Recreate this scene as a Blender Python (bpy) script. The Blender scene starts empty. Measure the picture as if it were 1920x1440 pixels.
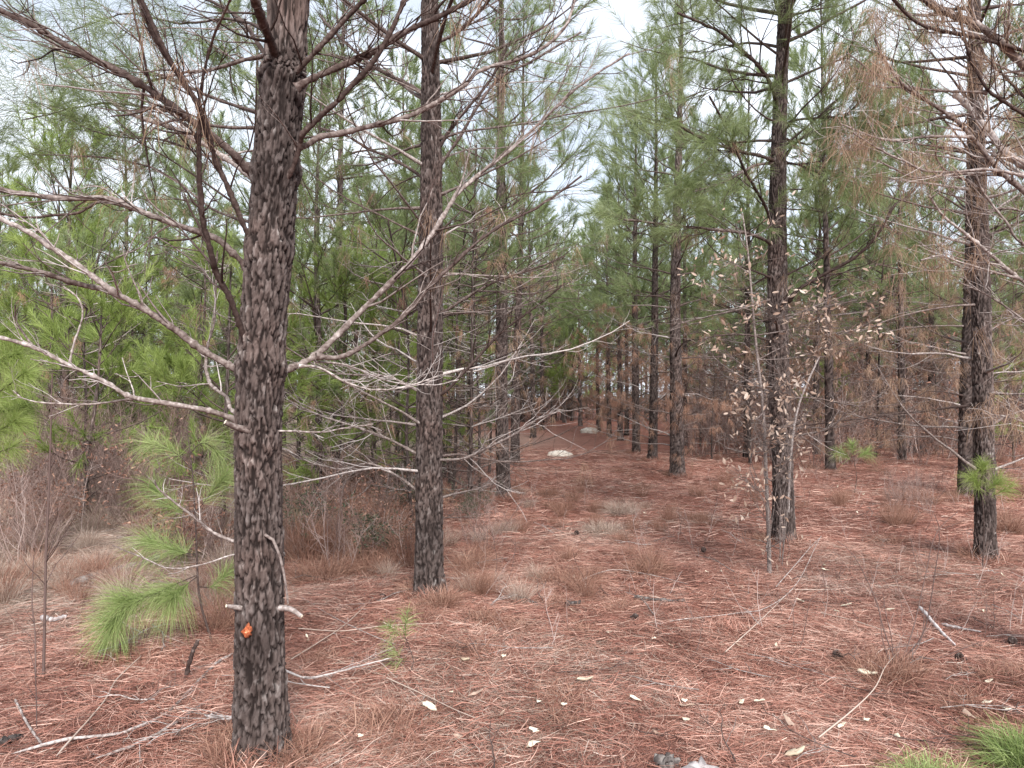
import bpy, math, random
import numpy as np
from mathutils import Vector

# ------------------------------------------------------------------ basics
scene = bpy.context.scene
col = scene.collection
F = 1397.0                       # focal length in photo pixels (1920 wide)
CAMZ = 1.6
PITCH = math.atan(22 / F)
RNG = np.random.default_rng(7)
V = lambda *a: np.array(a, dtype=float)


def gh(x, y):
    """ground height"""
    x = np.asarray(x, float); y = np.asarray(y, float)
    h = 0.030 * np.sin(1.1 * x + 0.6) * np.sin(0.9 * y + 1.3) + 0.018 * np.sin(2.3 * x + 1.7 * y) \
        + 0.012 * np.sin(4.1 * x - 3.3 * y + 2.0) + 0.008 * np.sin(7.3 * x + 1.0) * np.sin(6.1 * y)
    far = np.clip((y - 25) / 60.0, 0, 1)
    return h + 0.35 * far * far


def P(px, py, d):
    u = (px - 960) / F; v = -(py - 720) / F
    yy = math.cos(PITCH) - math.sin(PITCH) * v
    zz = math.sin(PITCH) + math.cos(PITCH) * v
    return V(u / yy * d, d, CAMZ + zz / yy * d)


def G(px, py):
    """ground point seen at a pixel"""
    v = -(py - 720) / F
    yy = math.cos(PITCH) - math.sin(PITCH) * v
    zz = math.sin(PITCH) + math.cos(PITCH) * v
    d = CAMZ * yy / -zz
    for _ in range(3):
        p = P(px, py, d)
        d = (CAMZ - float(gh(p[0], p[1]))) * yy / -zz
    p = P(px, py, d)
    p[2] = float(gh(p[0], p[1]))
    return p


def nrm(a):
    a = np.asarray(a, float)
    return a / np.maximum(np.linalg.norm(a, axis=-1, keepdims=True), 1e-9)


# ------------------------------------------------------------------ materials
MATS = {}


def new_mat(name):
    m = bpy.data.materials.new(name); m.use_nodes = True
    nt = m.node_tree; nt.nodes.clear()
    out = nt.nodes.new('ShaderNodeOutputMaterial')
    return m, nt, out


def ramp(nt, stops):
    r = nt.nodes.new('ShaderNodeValToRGB')
    e = r.color_ramp.elements
    while len(e) < len(stops): e.new(0.5)
    for k, (p, c) in enumerate(stops):
        e[k].position = p; e[k].color = (*c, 1)
    return r


def attr(nt, name):
    a = nt.nodes.new('ShaderNodeAttribute'); a.attribute_name = name
    return a.outputs['Fac']


def tone_mat(name, stops, rough=0.7, trans=0.0, objvar=0.0, spec=0.3, noise=None):
    m, nt, out = new_mat(name)
    t = attr(nt, 'tone')
    if objvar:
        oi = nt.nodes.new('ShaderNodeObjectInfo')
        ma = nt.nodes.new('ShaderNodeMath'); ma.operation = 'MULTIPLY_ADD'
        nt.links.new(oi.outputs['Random'], ma.inputs[0]); ma.inputs[1].default_value = objvar
        nt.links.new(t, ma.inputs[2])
        mb = nt.nodes.new('ShaderNodeMath'); mb.operation = 'SUBTRACT'
        nt.links.new(ma.outputs[0], mb.inputs[0]); mb.inputs[1].default_value = objvar / 2
        t = mb.outputs[0]
    if noise:
        tc = nt.nodes.new('ShaderNodeTexCoord')
        mp = nt.nodes.new('ShaderNodeMapping'); mp.inputs['Scale'].default_value = noise[1]
        nt.links.new(tc.outputs['Object'], mp.inputs[0])
        nz = nt.nodes.new('ShaderNodeTexNoise'); nz.inputs['Scale'].default_value = 1; nz.inputs['Detail'].default_value = 3
        nt.links.new(mp.outputs[0], nz.inputs['Vector'])
        mm = nt.nodes.new('ShaderNodeMath'); mm.operation = 'MULTIPLY_ADD'
        nt.links.new(nz.outputs['Fac'], mm.inputs[0]); mm.inputs[1].default_value = noise[0]
        nt.links.new(t, mm.inputs[2])
        ms = nt.nodes.new('ShaderNodeMath'); ms.operation = 'SUBTRACT'
        nt.links.new(mm.outputs[0], ms.inputs[0]); ms.inputs[1].default_value = noise[0] / 2
        t = ms.outputs[0]
    r = ramp(nt, stops); nt.links.new(t, r.inputs[0])
    p = nt.nodes.new('ShaderNodeBsdfPrincipled')
    p.inputs['Roughness'].default_value = rough
    p.inputs['Specular IOR Level'].default_value = spec
    nt.links.new(r.outputs[0], p.inputs['Base Color'])
    if trans:
        tr = nt.nodes.new('ShaderNodeBsdfTranslucent'); nt.links.new(r.outputs[0], tr.inputs[0])
        mx = nt.nodes.new('ShaderNodeMixShader'); mx.inputs[0].default_value = trans
        nt.links.new(p.outputs[0], mx.inputs[1]); nt.links.new(tr.outputs[0], mx.inputs[2])
        nt.links.new(mx.outputs[0], out.inputs[0])
    else:
        nt.links.new(p.outputs[0], out.inputs[0])
    MATS[name] = m
    return m


tone_mat('green_needles', [(0.0, (.075, .105, .045)), (.35, (.182, .232, .092)), (.7, (.262, .315, .143)), (1, (.34, .39, .22))], .5, .42, .25)
tone_mat('bright_needles', [(0.0, (.13, .18, .04)), (.5, (.25, .325, .085)), (1, (.38, .44, .16))], .55, .42, .2)
tone_mat('tuft_green', [(0.0, (.09, .14, .045)), (.5, (.21, .28, .085)), (1, (.40, .46, .20))], .5, .3)
tone_mat('rust_needles', [(0.0, (.19, .095, .062)), (.5, (.34, .19, .13)), (1, (.48, .33, .24))], .7, .2, .2)
tone_mat('tan_needles', [(0.0, (.17, .10, .065)), (.5, (.30, .195, .13)), (1, (.45, .32, .24))], .7, .25, .1)
tone_mat('straw', [(0.0, (.060, .024, .018)), (.3, (.215, .083, .060)), (.65, (.375, .178, .130)), (1, (.64, .42, .34))], .55, .0, 0, .4)
tone_mat('dry_grass', [(0.0, (.15, .10, .078)), (.5, (.36, .26, .205)), (1, (.62, .51, .44))], .7, .2, .15)
tone_mat('rust_grass', [(0.0, (.11, .05, .035)), (.5, (.24, .12, .085)), (1, (.42, .26, .19))], .7, .15, .15)
tone_mat('twig', [(0.0, (.036, .023, .020)), (.35, (.085, .060, .053)), (.7, (.22, .18, .165)), (1, (.46, .41, .39))], .88, 0, .0, .15, (1.1, (70, 70, 70)))
tone_mat('shrub_stem', [(0.0, (.075, .050, .046)), (.5, (.24, .160, .138)), (1, (.47, .37, .34))], .85, 0, .2, .2)
tone_mat('oak_leaf', [(0.0, (.24, .14, .10)), (.5, (.48, .35, .275)), (1, (.72, .60, .51))], .65, .25)
tone_mat('scrub_leaf', [(0.0, (.035, .045, .028)), (.5, (.075, .085, .05)), (1, (.16, .14, .09))], .6, .2, .2)
tone_mat('chip', [(0.0, (.30, .22, .15)), (.5, (.60, .54, .42)), (1, (.80, .78, .66))], .75, 0, 0, .2, (.5, (40, 40, 40)))
tone_mat('grey_wood', [(0.0, (.05, .042, .04)), (.5, (.24, .205, .20)), (1, (.55, .50, .49))], .9, 0, 0, .2, (.9, (60, 60, 12)))
tone_mat('char', [(0.0, (.014, .011, .010)), (.5, (.075, .062, .058)), (1, (.30, .27, .25))], .9, 0, 0, .2, (.9, (30, 30, 30)))
tone_mat('stone', [(0.0, (.22, .17, .14)), (.5, (.50, .44, .38)), (1, (.74, .69, .62))], .9, 0, 0, .2, (1.2, (14, 14, 14)))
tone_mat('orange_wood', [(0.0, (.13, .045, .025)), (.5, (.42, .115, .05)), (1, (.80, .52, .30))], .9, 0, 0, .1, (1.3, (110, 110, 110)))


def bark_mat():
    m, nt, out = new_mat('bark')
    plate = attr(nt, 'plate'); tone = attr(nt, 'tone')
    tc = nt.nodes.new('ShaderNodeTexCoord')
    mp = nt.nodes.new('ShaderNodeMapping'); mp.inputs['Scale'].default_value = (60, 60, 26)
    nt.links.new(tc.outputs['Object'], mp.inputs[0])
    nz = nt.nodes.new('ShaderNodeTexNoise'); nz.inputs['Scale'].default_value = 1.0; nz.inputs['Detail'].default_value = 5
    nz.inputs['Roughness'].default_value = .65
    nt.links.new(mp.outputs[0], nz.inputs['Vector'])
    # plate colour from the plate's own random tone + flaking noise
    ad = nt.nodes.new('ShaderNodeMath'); ad.operation = 'MULTIPLY_ADD'; ad.inputs[1].default_value = .9
    nt.links.new(nz.outputs['Fac'], ad.inputs[0]); nt.links.new(tone, ad.inputs[2])
    sb = nt.nodes.new('ShaderNodeMath'); sb.operation = 'SUBTRACT'; sb.inputs[1].default_value = .45
    nt.links.new(ad.outputs[0], sb.inputs[0])
    r = ramp(nt, [(0.0, (.052, .038, .034)), (.3, (.105, .081, .074)), (.6, (.148, .121, .113)), (.8, (.20, .173, .163)), (1, (.32, .295, .28))])
    nt.links.new(sb.outputs[0], r.inputs[0])
    nl = nt.nodes.new('ShaderNodeTexNoise'); nl.inputs['Scale'].default_value = 2.6; nl.inputs['Detail'].default_value = 4
    nt.links.new(tc.outputs['Object'], nl.inputs['Vector'])
    rl = ramp(nt, [(.36, (.62, .60, .60)), (.5, (1.0, .98, .97)), (.66, (1.12, 1.0, .95))]); nt.links.new(nl.outputs['Fac'], rl.inputs[0])
    mlt = nt.nodes.new('ShaderNodeMix'); mlt.data_type = 'RGBA'; mlt.blend_type = 'MULTIPLY'; mlt.inputs[0].default_value = 1
    nt.links.new(r.outputs[0], mlt.inputs[6]); nt.links.new(rl.outputs[0], mlt.inputs[7])
    # fissures show the dark reddish inner bark
    inner = nt.nodes.new('ShaderNodeRGB'); inner.outputs[0].default_value = (.014, .009, .008, 1)
    mx = nt.nodes.new('ShaderNodeMix'); mx.data_type = 'RGBA'
    nt.links.new(plate, mx.inputs[0]); nt.links.new(inner.outputs[0], mx.inputs[6]); nt.links.new(mlt.outputs[2], mx.inputs[7])
    oi = nt.nodes.new('ShaderNodeObjectInfo')
    hs = nt.nodes.new('ShaderNodeHueSaturation')
    vm = nt.nodes.new('ShaderNodeMapRange'); vm.inputs[3].default_value = .8; vm.inputs[4].default_value = 1.25
    nt.links.new(oi.outputs['Random'], vm.inputs[0]); nt.links.new(vm.outputs[0], hs.inputs['Value'])
    nt.links.new(mx.outputs[2], hs.inputs['Color'])
    p = nt.nodes.new('ShaderNodeBsdfPrincipled'); p.inputs['Roughness'].default_value = .92
    p.inputs['Specular IOR Level'].default_value = .2
    nt.links.new(hs.outputs[0], p.inputs['Base Color'])
    bp = nt.nodes.new('ShaderNodeBump'); bp.inputs['Strength'].default_value = .7; bp.inputs['Distance'].default_value = .006
    nt.links.new(nz.outputs['Fac'], bp.inputs['Height']); nt.links.new(bp.outputs[0], p.inputs['Normal'])
    nt.links.new(p.outputs[0], out.inputs[0])
    MATS['bark'] = m


bark_mat()


def ground_mat():
    m, nt, out = new_mat('ground')
    tc = nt.nodes.new('ShaderNodeTexCoord')

    def noise(sc, det=4, rough=.6):
        mp = nt.nodes.new('ShaderNodeMapping'); mp.inputs['Scale'].default_value = sc
        nt.links.new(tc.outputs['Object'], mp.inputs[0])
        n = nt.nodes.new('ShaderNodeTexNoise'); n.inputs['Scale'].default_value = 1; n.inputs['Detail'].default_value = det
        n.inputs['Roughness'].default_value = rough
        nt.links.new(mp.outputs[0], n.inputs['Vector'])
        return n.outputs['Fac']
    fine = noise((38, 38, 38), 6, .75)
    med = noise((2.3, 2.3, 2.3), 4)
    a = nt.nodes.new('ShaderNodeMath'); a.operation = 'MULTIPLY_ADD'; a.inputs[1].default_value = 1.2
    nt.links.new(fine, a.inputs[0])
    b = nt.nodes.new('ShaderNodeMath'); b.operation = 'MULTIPLY_ADD'; b.inputs[1].default_value = .5; b.inputs[2].default_value = -.35
    nt.links.new(med, b.inputs[0]); nt.links.new(b.outputs[0], a.inputs[2])
    rs = ramp(nt, [(0.1, (.070, .028, .020)), (.45, (.20, .082, .060)), (.75, (.34, .160, .120)), (1, (.50, .31, .25))])
    rl = ramp(nt, [(0.1, (.10, .07, .055)), (.45, (.25, .18, .145)), (.75, (.40, .32, .27)), (1, (.58, .50, .45))])
    nt.links.new(a.outputs[0], rs.inputs[0]); nt.links.new(a.outputs[0], rl.inputs[0])
    mx = nt.nodes.new('ShaderNodeMix'); mx.data_type = 'RGBA'
    nt.links.new(attr(nt, 'litter'), mx.inputs[0])
    nt.links.new(rs.outputs[0], mx.inputs[6]); nt.links.new(rl.outputs[0], mx.inputs[7])
    p = nt.nodes.new('ShaderNodeBsdfPrincipled'); p.inputs['Roughness'].default_value = .9; p.inputs['Specular IOR Level'].default_value = .15
    nt.links.new(mx.outputs[2], p.inputs['Base Color'])
    bp = nt.nodes.new('ShaderNodeBump'); bp.inputs['Strength'].default_value = .8; bp.inputs['Distance'].default_value = .03
    nt.links.new(fine, bp.inputs['Height']); nt.links.new(bp.outputs[0], p.inputs['Normal'])
    nt.links.new(p.outputs[0], out.inputs[0])
    MATS['ground'] = m


ground_mat()


# ------------------------------------------------------------------ mesh collector
class MB:
    def __init__(s):
        s.v = []; s.q = []; s.m = []; s.t = []; s.pl = []; s.mats = []; s.n = 0; s.has_plate = False

    def add(s, v, q, mat, tone, plate=None):
        v = np.asarray(v, np.float32).reshape(-1, 3); q = np.asarray(q, np.int32).reshape(-1, 4)
        if mat not in s.mats: s.mats.append(mat)
        s.v.append(v); s.q.append(q + s.n); s.m.append(np.full(len(q), s.mats.index(mat), np.int32))
        s.t.append(np.broadcast_to(np.asarray(tone, np.float32), (len(v),)).astype(np.float32))
        if plate is not None:
            s.has_plate = True
            s.pl.append(np.asarray(plate, np.float32))
        else:
            s.pl.append(np.ones(len(v), np.float32))
        s.n += len(v)

    def mesh(s, name, smooth=True, origin=None):
        v = np.concatenate(s.v); q = np.concatenate(s.q)
        if origin is not None: v = v - np.asarray(origin, np.float32)
        me = bpy.data.meshes.new(name)
        me.vertices.add(len(v)); me.vertices.foreach_set('co', v.ravel())
        me.loops.add(len(q) * 4); me.loops.foreach_set('vertex_index', q.ravel())
        me.polygons.add(len(q)); me.polygons.foreach_set('loop_start', np.arange(0, len(q) * 4, 4, dtype=np.int32))
        me.polygons.foreach_set('material_index', np.concatenate(s.m))
        me.polygons.foreach_set('use_smooth', np.full(len(q), smooth))
        a = me.attributes.new('tone', 'FLOAT', 'POINT'); a.data.foreach_set('value', np.concatenate(s.t))
        if s.has_plate:
            a = me.attributes.new('plate', 'FLOAT', 'POINT'); a.data.foreach_set('value', np.concatenate(s.pl))
        for mt in s.mats: me.materials.append(MATS[mt])
        me.update(calc_edges=True)
        return me

    def build(s, name, parent=None, loc=None, smooth=True):
        """link as one object; vertices are in world space unless a parent is given at a location (then they are moved into its space)"""
        if s.n == 0: return None
        o0 = None
        if parent is not None:
            top = parent
            org = np.zeros(3)
            while top is not None:
                org = org + np.array(top.location); top = top.parent
            o0 = org
        elif loc is not None:
            o0 = np.asarray(loc)
        me = s.mesh(name, smooth, o0)
        o = bpy.data.objects.new(name, me); col.objects.link(o)
        if parent is not None: o.parent = parent
        elif loc is not None: o.location = loc
        return o


def tag(o, label, cat, group=None, kind=None):
    if label: o['label'] = label
    if cat: o['category'] = cat
    if group: o['group'] = group
    if kind: o['kind'] = kind
    return o


def thing(name, label, cat, loc, group=None):
    o = bpy.data.objects.new(name, None); col.objects.link(o)
    o.location = loc; o.empty_display_size = .1
    return tag(o, label, cat, group)


def dup(root, loc, rotz, sc=1.0, label=None, group=None):
    r = root.copy(); col.objects.link(r); r.location = loc; r.rotation_euler = (0, 0, rotz); r.scale = (sc, sc, sc)
    if label: r['label'] = label
    if group: r['group'] = group
    for ch in list(root.children):
        c = ch.copy(); col.objects.link(c); c.parent = r
        for g in ch.children:
            d = g.copy(); col.objects.link(d); d.parent = c
    return r


# ------------------------------------------------------------------ geometry helpers
def smooth_path(pts, n):
    """Catmull-Rom through points"""
    p = np.asarray(pts, float)
    if len(p) < 3:
        t = np.linspace(0, 1, n)[:, None]
        return p[0] * (1 - t) + p[-1] * t
    e = np.vstack([2 * p[0] - p[1], p, 2 * p[-1] - p[-2]])
    seg = np.linalg.norm(np.diff(p, axis=0), axis=1); s = np.concatenate([[0], np.cumsum(seg)]); s /= s[-1]
    out = []
    for t in np.linspace(0, 1, n):
        i = min(np.searchsorted(s, t, side='right') - 1, len(p) - 2)
        u = (t - s[i]) / max(s[i + 1] - s[i], 1e-9)
        a, b, c, d = e[i], e[i + 1], e[i + 2], e[i + 3]
        out.append(.5 * ((2 * b) + (-a + c) * u + (2 * a - 5 * b + 4 * c - d) * u * u + (-a + 3 * b - 3 * c + d) * u ** 3))
    return np.array(out)


def tube(mb, pts, rad, sides=5, mat='twig', tone=.5):
    p = np.asarray(pts, float); n = len(p)
    r = np.broadcast_to(np.asarray(rad, float), (n,))
    t = nrm(np.gradient(p, axis=0))
    ref = V(0, 0, 1) if abs(t[:, 2]).max() < .95 else (V(1, 0, 0) if abs(t[:, 0]).max() < .95 else V(.37, .84, .4))
    a = nrm(np.cross(t, ref)); b = np.cross(t, a)
    ang = np.arange(sides) * 2 * math.pi / sides
    v = p[:, None] + r[:, None, None] * (np.cos(ang)[None, :, None] * a[:, None] + np.sin(ang)[None, :, None] * b[:, None])
    i = np.arange(n - 1)[:, None] * sides; j = np.arange(sides)[None]; k = (j + 1) % sides
    q = np.stack([i + j, i + k, i + sides + k, i + sides + j], -1).reshape(-1, 4)
    tn = np.repeat(np.broadcast_to(np.asarray(tone, float), (n,)), sides)
    mb.add(v.reshape(-1, 3), q, mat, tn)


def needles(mb, C, D, per, L, W, spread, droop, rng, mat, tone=.5, tvar=.25, seg=2, bias=None, jit=.0):
    C = np.repeat(np.asarray(C, float).reshape(-1, 3), per, 0); D = np.repeat(nrm(np.asarray(D, float).reshape(-1, 3)), per, 0)
    n = len(C)
    if n == 0: return
    if jit: C = C + rng.normal(0, jit, (n, 3))
    R = rng.normal(size=(n, 3)); perp = nrm(R - (R * D).sum(1, keepdims=True) * D)
    lo, hi = spread
    A = rng.uniform(lo, hi, (n, 1))
    d = D * np.cos(A) + perp * np.sin(A)
    if bias is not None: d = nrm(d + np.asarray(bias))
    l = L * rng.uniform(.65, 1.15, (n, 1))
    w = nrm(np.cross(d, rng.normal(size=(n, 3)))) * (W / 2)
    g = V(0, 0, -1)
    p0 = C; p2 = C + d * l + g * droop * l
    tn = np.clip(tone + rng.normal(0, tvar, n), 0, 1)
    if seg == 1:
        v = np.stack([p0 - w, p0 + w, p2 + w * .35, p2 - w * .35], 1)
        q = np.arange(n)[:, None] * 4 + np.array([[0, 1, 2, 3]])
        mb.add(v, q, mat, np.repeat(tn, 4))
    else:
        p1 = C + d * l * .55 + g * droop * l * .22
        v = np.stack([p0 - w, p0 + w, p1 - w * .9, p1 + w * .9, p2 - w * .3, p2 + w * .3], 1)
        q = (np.arange(n)[:, None, None] * 6 + np.array([[[0, 1, 3, 2], [2, 3, 5, 4]]])).reshape(-1, 4)
        mb.add(v, q, mat, np.repeat(tn, 6))


def rand_perp(d, rng):
    r = rng.normal(size=3); r -= r.dot(d) * d
    return r / np.linalg.norm(r)


def curved(base, d, L, rng, n=6, up=0.2, wig=.15, sag=0.0):
    p = [np.array(base, float)]; d = nrm(d); step = L / (n - 1)
    for i in range(n - 1):
        t = i / (n - 1)
        d = nrm(d + rng.normal(0, wig, 3) * .5 + V(0, 0, up * t - sag * (1 - t)) * .5)
        p.append(p[-1] + d * step)
    return np.array(p)


def twigs(mb, path, r0, rng, count, length, sub=2, t0=.2, up=.25, tone=.5, shoots=None, hang=None, hang_p=.3, sides=4, rmin=.0014, flat=.5):
    n = len(path); side = 1
    for k in range(count):
        t = t0 + (1 - t0) * (k + rng.uniform(.1, .9)) / count
        f = t * (n - 1); i = min(int(f), n - 2); p = path[i] + (path[i + 1] - path[i]) * (f - i)
        d = nrm(path[i + 1] - path[i])
        s = nrm(np.cross(d, V(0, 0, 1)) + 1e-6) * side; side = -side
        s = nrm(s * 1.0 + rng.normal(0, flat, 3))
        dd = nrm(d * rng.uniform(.6, 1.1) + s * rng.uniform(.6, 1.0))
        L = length * (1 - .55 * t) * rng.uniform(.5, 1.25)
        tp = curved(p, dd, L, rng, 6, up, .28)
        r = max(r0 * (1 - .6 * t) * .5, rmin)
        tt = np.clip(tone + rng.normal(0, .17), 0, 1)
        tube(mb, tp, np.linspace(r, max(r * .4, rmin * .7), 6), sides, 'twig', tt)
        ends = [tp]
        for _ in range(rng.integers(0, sub + 1)):
            j = rng.integers(1, 5)
            d2 = nrm(nrm(tp[j + 1] - tp[j]) + rand_perp(nrm(tp[j + 1] - tp[j]), rng) * rng.uniform(.5, 1.0))
            sp = curved(tp[j], d2, L * rng.uniform(.25, .6), rng, 5, up, .3)
            tube(mb, sp, np.linspace(r * .6, max(r * .3, rmin * .6), 5), 3, 'twig', tt)
            ends.append(sp)
        if shoots is not None:
            for e in ends: shoots.append((e[-2], nrm(e[-1] - e[-2]), np.linalg.norm(e[-1] - e[-2])))
        if hang is not None and rng.random() < hang_p:
            hang.append([e[rng.integers(1, len(e))] for e in ends])


def plume(mb, shoots, rng, per_shoot, L, W, mat, tone=.5, seg=2, ext=.12, spread=(.25, 1.0), droop=.18, tvar=.2):
    """needle brushes along the shoot tips"""
    if not shoots: return
    p = np.array([s[0] for s in shoots]); d = np.array([s[1] for s in shoots])
    l = np.array([max(s[2], .05) + ext for s in shoots])
    n = len(p)
    u = rng.uniform(0, 1, (n, per_shoot, 1))
    C = p[:, None] + d[:, None] * (u * l[:, None, None])
    st = np.repeat(np.clip(tone + rng.normal(0, .16, n), 0, 1), per_shoot)
    D = np.repeat(d, per_shoot, 0)
    needles(mb, C.reshape(-1, 3), D, 1, L, W, spread, droop, rng, mat, st, tvar * .7, seg)


def hanging(mb, pts, rng, per, L, W, mat='tan_needles', tone=.5, seg=2):
    if not len(pts): return
    pts = np.array([q for g_ in pts for q in g_])
    D = np.tile(V(0, 0, -1), (len(pts), 1)) + rng.normal(0, .4, (len(pts), 3))
    needles(mb, pts, D, per, L * .9, W, (.03, 1.0), .3, rng, mat, tone, .22, seg, jit=.018)


# ------------------------------------------------------------------ trunk with bark plates
def hash2(i, j, s):
    h = np.sin(i * 127.1 + j * 311.7 + s * 74.7) * 43758.5453
    return h - np.floor(h)


def trunk(mb, ctrl, rads, seed, nt=48, dz=.02, depth=.007, cellw=.034, cellh=.062, flare=.35, knots=()):
    """ctrl: points from the ground up; rads: radius at each. Bark plates are real relief."""
    ctrl = np.asarray(ctrl, float)
    seg = np.linalg.norm(np.diff(ctrl, axis=0), axis=1); S = np.concatenate([[0], np.cumsum(seg)])
    n = max(int(S[-1] / dz), 8)
    path = smooth_path(ctrl, n); s = np.linspace(0, S[-1], n)
    R = np.interp(s, S, rads)
    R = R * (1 + flare * np.exp(-s / .20) + .25 * np.exp(-s / .07))
    th = np.arange(nt) * 2 * math.pi / nt
    rm = float(np.mean(rads[: max(2, len(rads) // 2)]))
    ncell = max(int(2 * math.pi * rm / cellw), 6)
    zz, tt = np.meshgrid(s, th, indexing='ij')
    def cells(u, v, nc, sd):
        iu = np.floor(u); iv = np.floor(v)
        f1 = np.full(u.shape, 9.0); f2 = np.full(u.shape, 9.0); idc = np.zeros(u.shape)
        for a in (-1, 0, 1):
            for b in (-1, 0, 1):
                ci = np.mod(iu + a, nc); cj = iv + b
                cx = iu + a + .5 + (hash2(ci, cj, sd) - .5) * .9
                cy = cj + .5 + (hash2(ci, cj, sd + 3) - .5) * .9
                d = np.abs(u - cx) ** 1.3 + np.abs(v - cy) ** 1.3
                near = d < f1
                f2 = np.where(near, f1, np.minimum(f2, d)); idc = np.where(near, hash2(ci, cj, sd + 9), idc)
                f1 = np.where(near, d, f1)
        return f1, f2, idc
    wz = zz * 1.0
    w1 = np.sin(tt * 3 + wz * 9 + seed) * .22 + np.sin(tt * 8 - wz * 21 + seed * 2) * .16 + np.sin(tt * 19 + wz * 47 + seed) * .13 + np.sin(tt * 31 - wz * 83) * .08
    w2 = np.sin(tt * 5 - wz * 13 + seed) * .2 + np.sin(tt * 17 + wz * 57) * .14 + np.sin(tt * 37 - wz * 31 + seed) * .09
    u = tt / (2 * math.pi) * ncell + w1 * .9 + .5 * np.sin(wz * 2.3 + seed)
    v = zz / (cellh * 1.9) + w2 * 1.0 + 1.1 * np.sin(zz * 3.1 + tt * 2 + seed) * .5 + .5 * np.sin(tt * 4 + seed)
    f1, f2, id1 = cells(u, v, ncell, seed)
    e = np.clip((f2 - f1 - .04) / .36, 0, 1); e = e * e * (3 - 2 * e)
    # thin overlapping scales on each plate
    nc2 = int(ncell * 2.1)
    g1, g2, id2 = cells(tt / (2 * math.pi) * nc2 + w2 * 1.6, zz / (cellh * .62) + w1 * 1.5, nc2, seed + 21)
    e2 = np.clip((g2 - g1) / .22, 0, 1)
    disp = depth * (e * (.55 + .50 * id1 + .32 * id2 * e2) - .75)
    # most scales are brown grey, a few are pale and lichen covered
    idc = np.where(id2 > .955, .66 + .22 * id1, np.where(id2 > .78, .38 + .28 * id1, .36 * id2 + .14 * id1))
    e = np.minimum(e, .62 + .38 * e2) 
    lump = 1 + .035 * np.sin(2 * tt + 1.3 * zz + seed) + .02 * np.sin(3 * tt - 2.1 * zz)
    foot = np.exp(-zz / .16) * .17 * np.sin(5 * tt + seed)
    rr = R[:, None] * (lump + foot) + disp
    for kz, kr in knots:
        rr = rr + kr * np.exp(-((zz - kz) / .05) ** 2)
    tg = nrm(np.gradient(path, axis=0))
    a = nrm(np.cross(tg, V(0, 1, 0))); b = np.cross(tg, a)
    vv = path[:, None] + rr[..., None] * (np.cos(tt)[..., None] * a[:, None] + np.sin(tt)[..., None] * b[:, None])
    i = np.arange(n - 1)[:, None] * nt; j = np.arange(nt)[None]; k = (j + 1) % nt
    q = np.stack([i + j, i + k, i + nt + k, i + nt + j], -1).reshape(-1, 4)
    mb.add(vv.reshape(-1, 3), q, 'bark', idc.ravel(), e.ravel())
    return path, s, R


# ================================================================== CAMERA, SKY, SUN
cd = bpy.data.cameras.new('camera'); cam = bpy.data.objects.new('camera', cd); col.objects.link(cam)
cam.location = (0, 0, CAMZ); cam.rotation_euler = (math.pi / 2 + PITCH, 0, 0)
cd.sensor_width = 36; cd.lens = 36 * F / 1920; cd.clip_start = .05; cd.clip_end = 2000
scene.camera = cam
scene.cycles.max_bounces = 4; scene.cycles.diffuse_bounces = 3; scene.cycles.glossy_bounces = 1; scene.cycles.transmission_bounces = 2

w = bpy.data.worlds.new('World'); scene.world = w; w.use_nodes = True
nt = w.node_tree; nt.nodes.clear()
wo = nt.nodes.new('ShaderNodeOutputWorld'); bg = nt.nodes.new('ShaderNodeBackground')
sky = nt.nodes.new('ShaderNodeTexSky'); sky.sky_type = 'NISHITA'; sky.sun_disc = False
SUN_EL, SUN_AZ = math.radians(37), math.radians(168)
sky.sun_elevation = SUN_EL; sky.sun_rotation = SUN_AZ
tc = nt.nodes.new('ShaderNodeTexCoord'); mp = nt.nodes.new('ShaderNodeMapping'); mp.inputs['Scale'].default_value = (2.2, 2.2, 6)
nz = nt.nodes.new('ShaderNodeTexNoise'); nz.inputs['Scale'].default_value = 1.3; nz.inputs['Detail'].default_value = 6
nt.links.new(tc.outputs['Generated'], mp.inputs[0]); nt.links.new(mp.outputs[0], nz.inputs['Vector'])
cr = nt.nodes.new('ShaderNodeValToRGB'); cr.color_ramp.elements[0].position = .36; cr.color_ramp.elements[1].position = .56
cr.color_ramp.elements[0].color = (.58, .58, .58, 1); cr.color_ramp.elements[1].color = (1, 1, 1, 1)
nt.links.new(nz.outputs['Fac'], cr.inputs[0])
mx = nt.nodes.new('ShaderNodeMix'); mx.data_type = 'RGBA'
nt.links.new(cr.outputs[0], mx.inputs[0]); nt.links.new(sky.outputs[0], mx.inputs[6])
mx.inputs[7].default_value = (8.6, 9.2, 10.2, 1)
nt.links.new(mx.outputs[2], bg.inputs[0]); bg.inputs[1].default_value = .075
nt.links.new(bg.outputs[0], wo.inputs[0])

sl = bpy.data.lights.new('sun', 'SUN'); sl.energy = 3.5; sl.angle = math.radians(22); sl.color = (1, .975, .94)
so = bpy.data.objects.new('sun', sl); col.objects.link(so)
# sky sun_rotation is measured clockwise from +Y
dirv = Vector((math.sin(SUN_AZ) * math.cos(SUN_EL), math.cos(SUN_AZ) * math.cos(SUN_EL), math.sin(SUN_EL)))
so.rotation_euler = dirv.to_track_quat('Z', 'Y').to_euler()
scene.view_settings.view_transform = 'Standard'; scene.view_settings.look = 'None'
scene.view_settings.exposure = 1.06; scene.view_settings.gamma = 1.0


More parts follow.
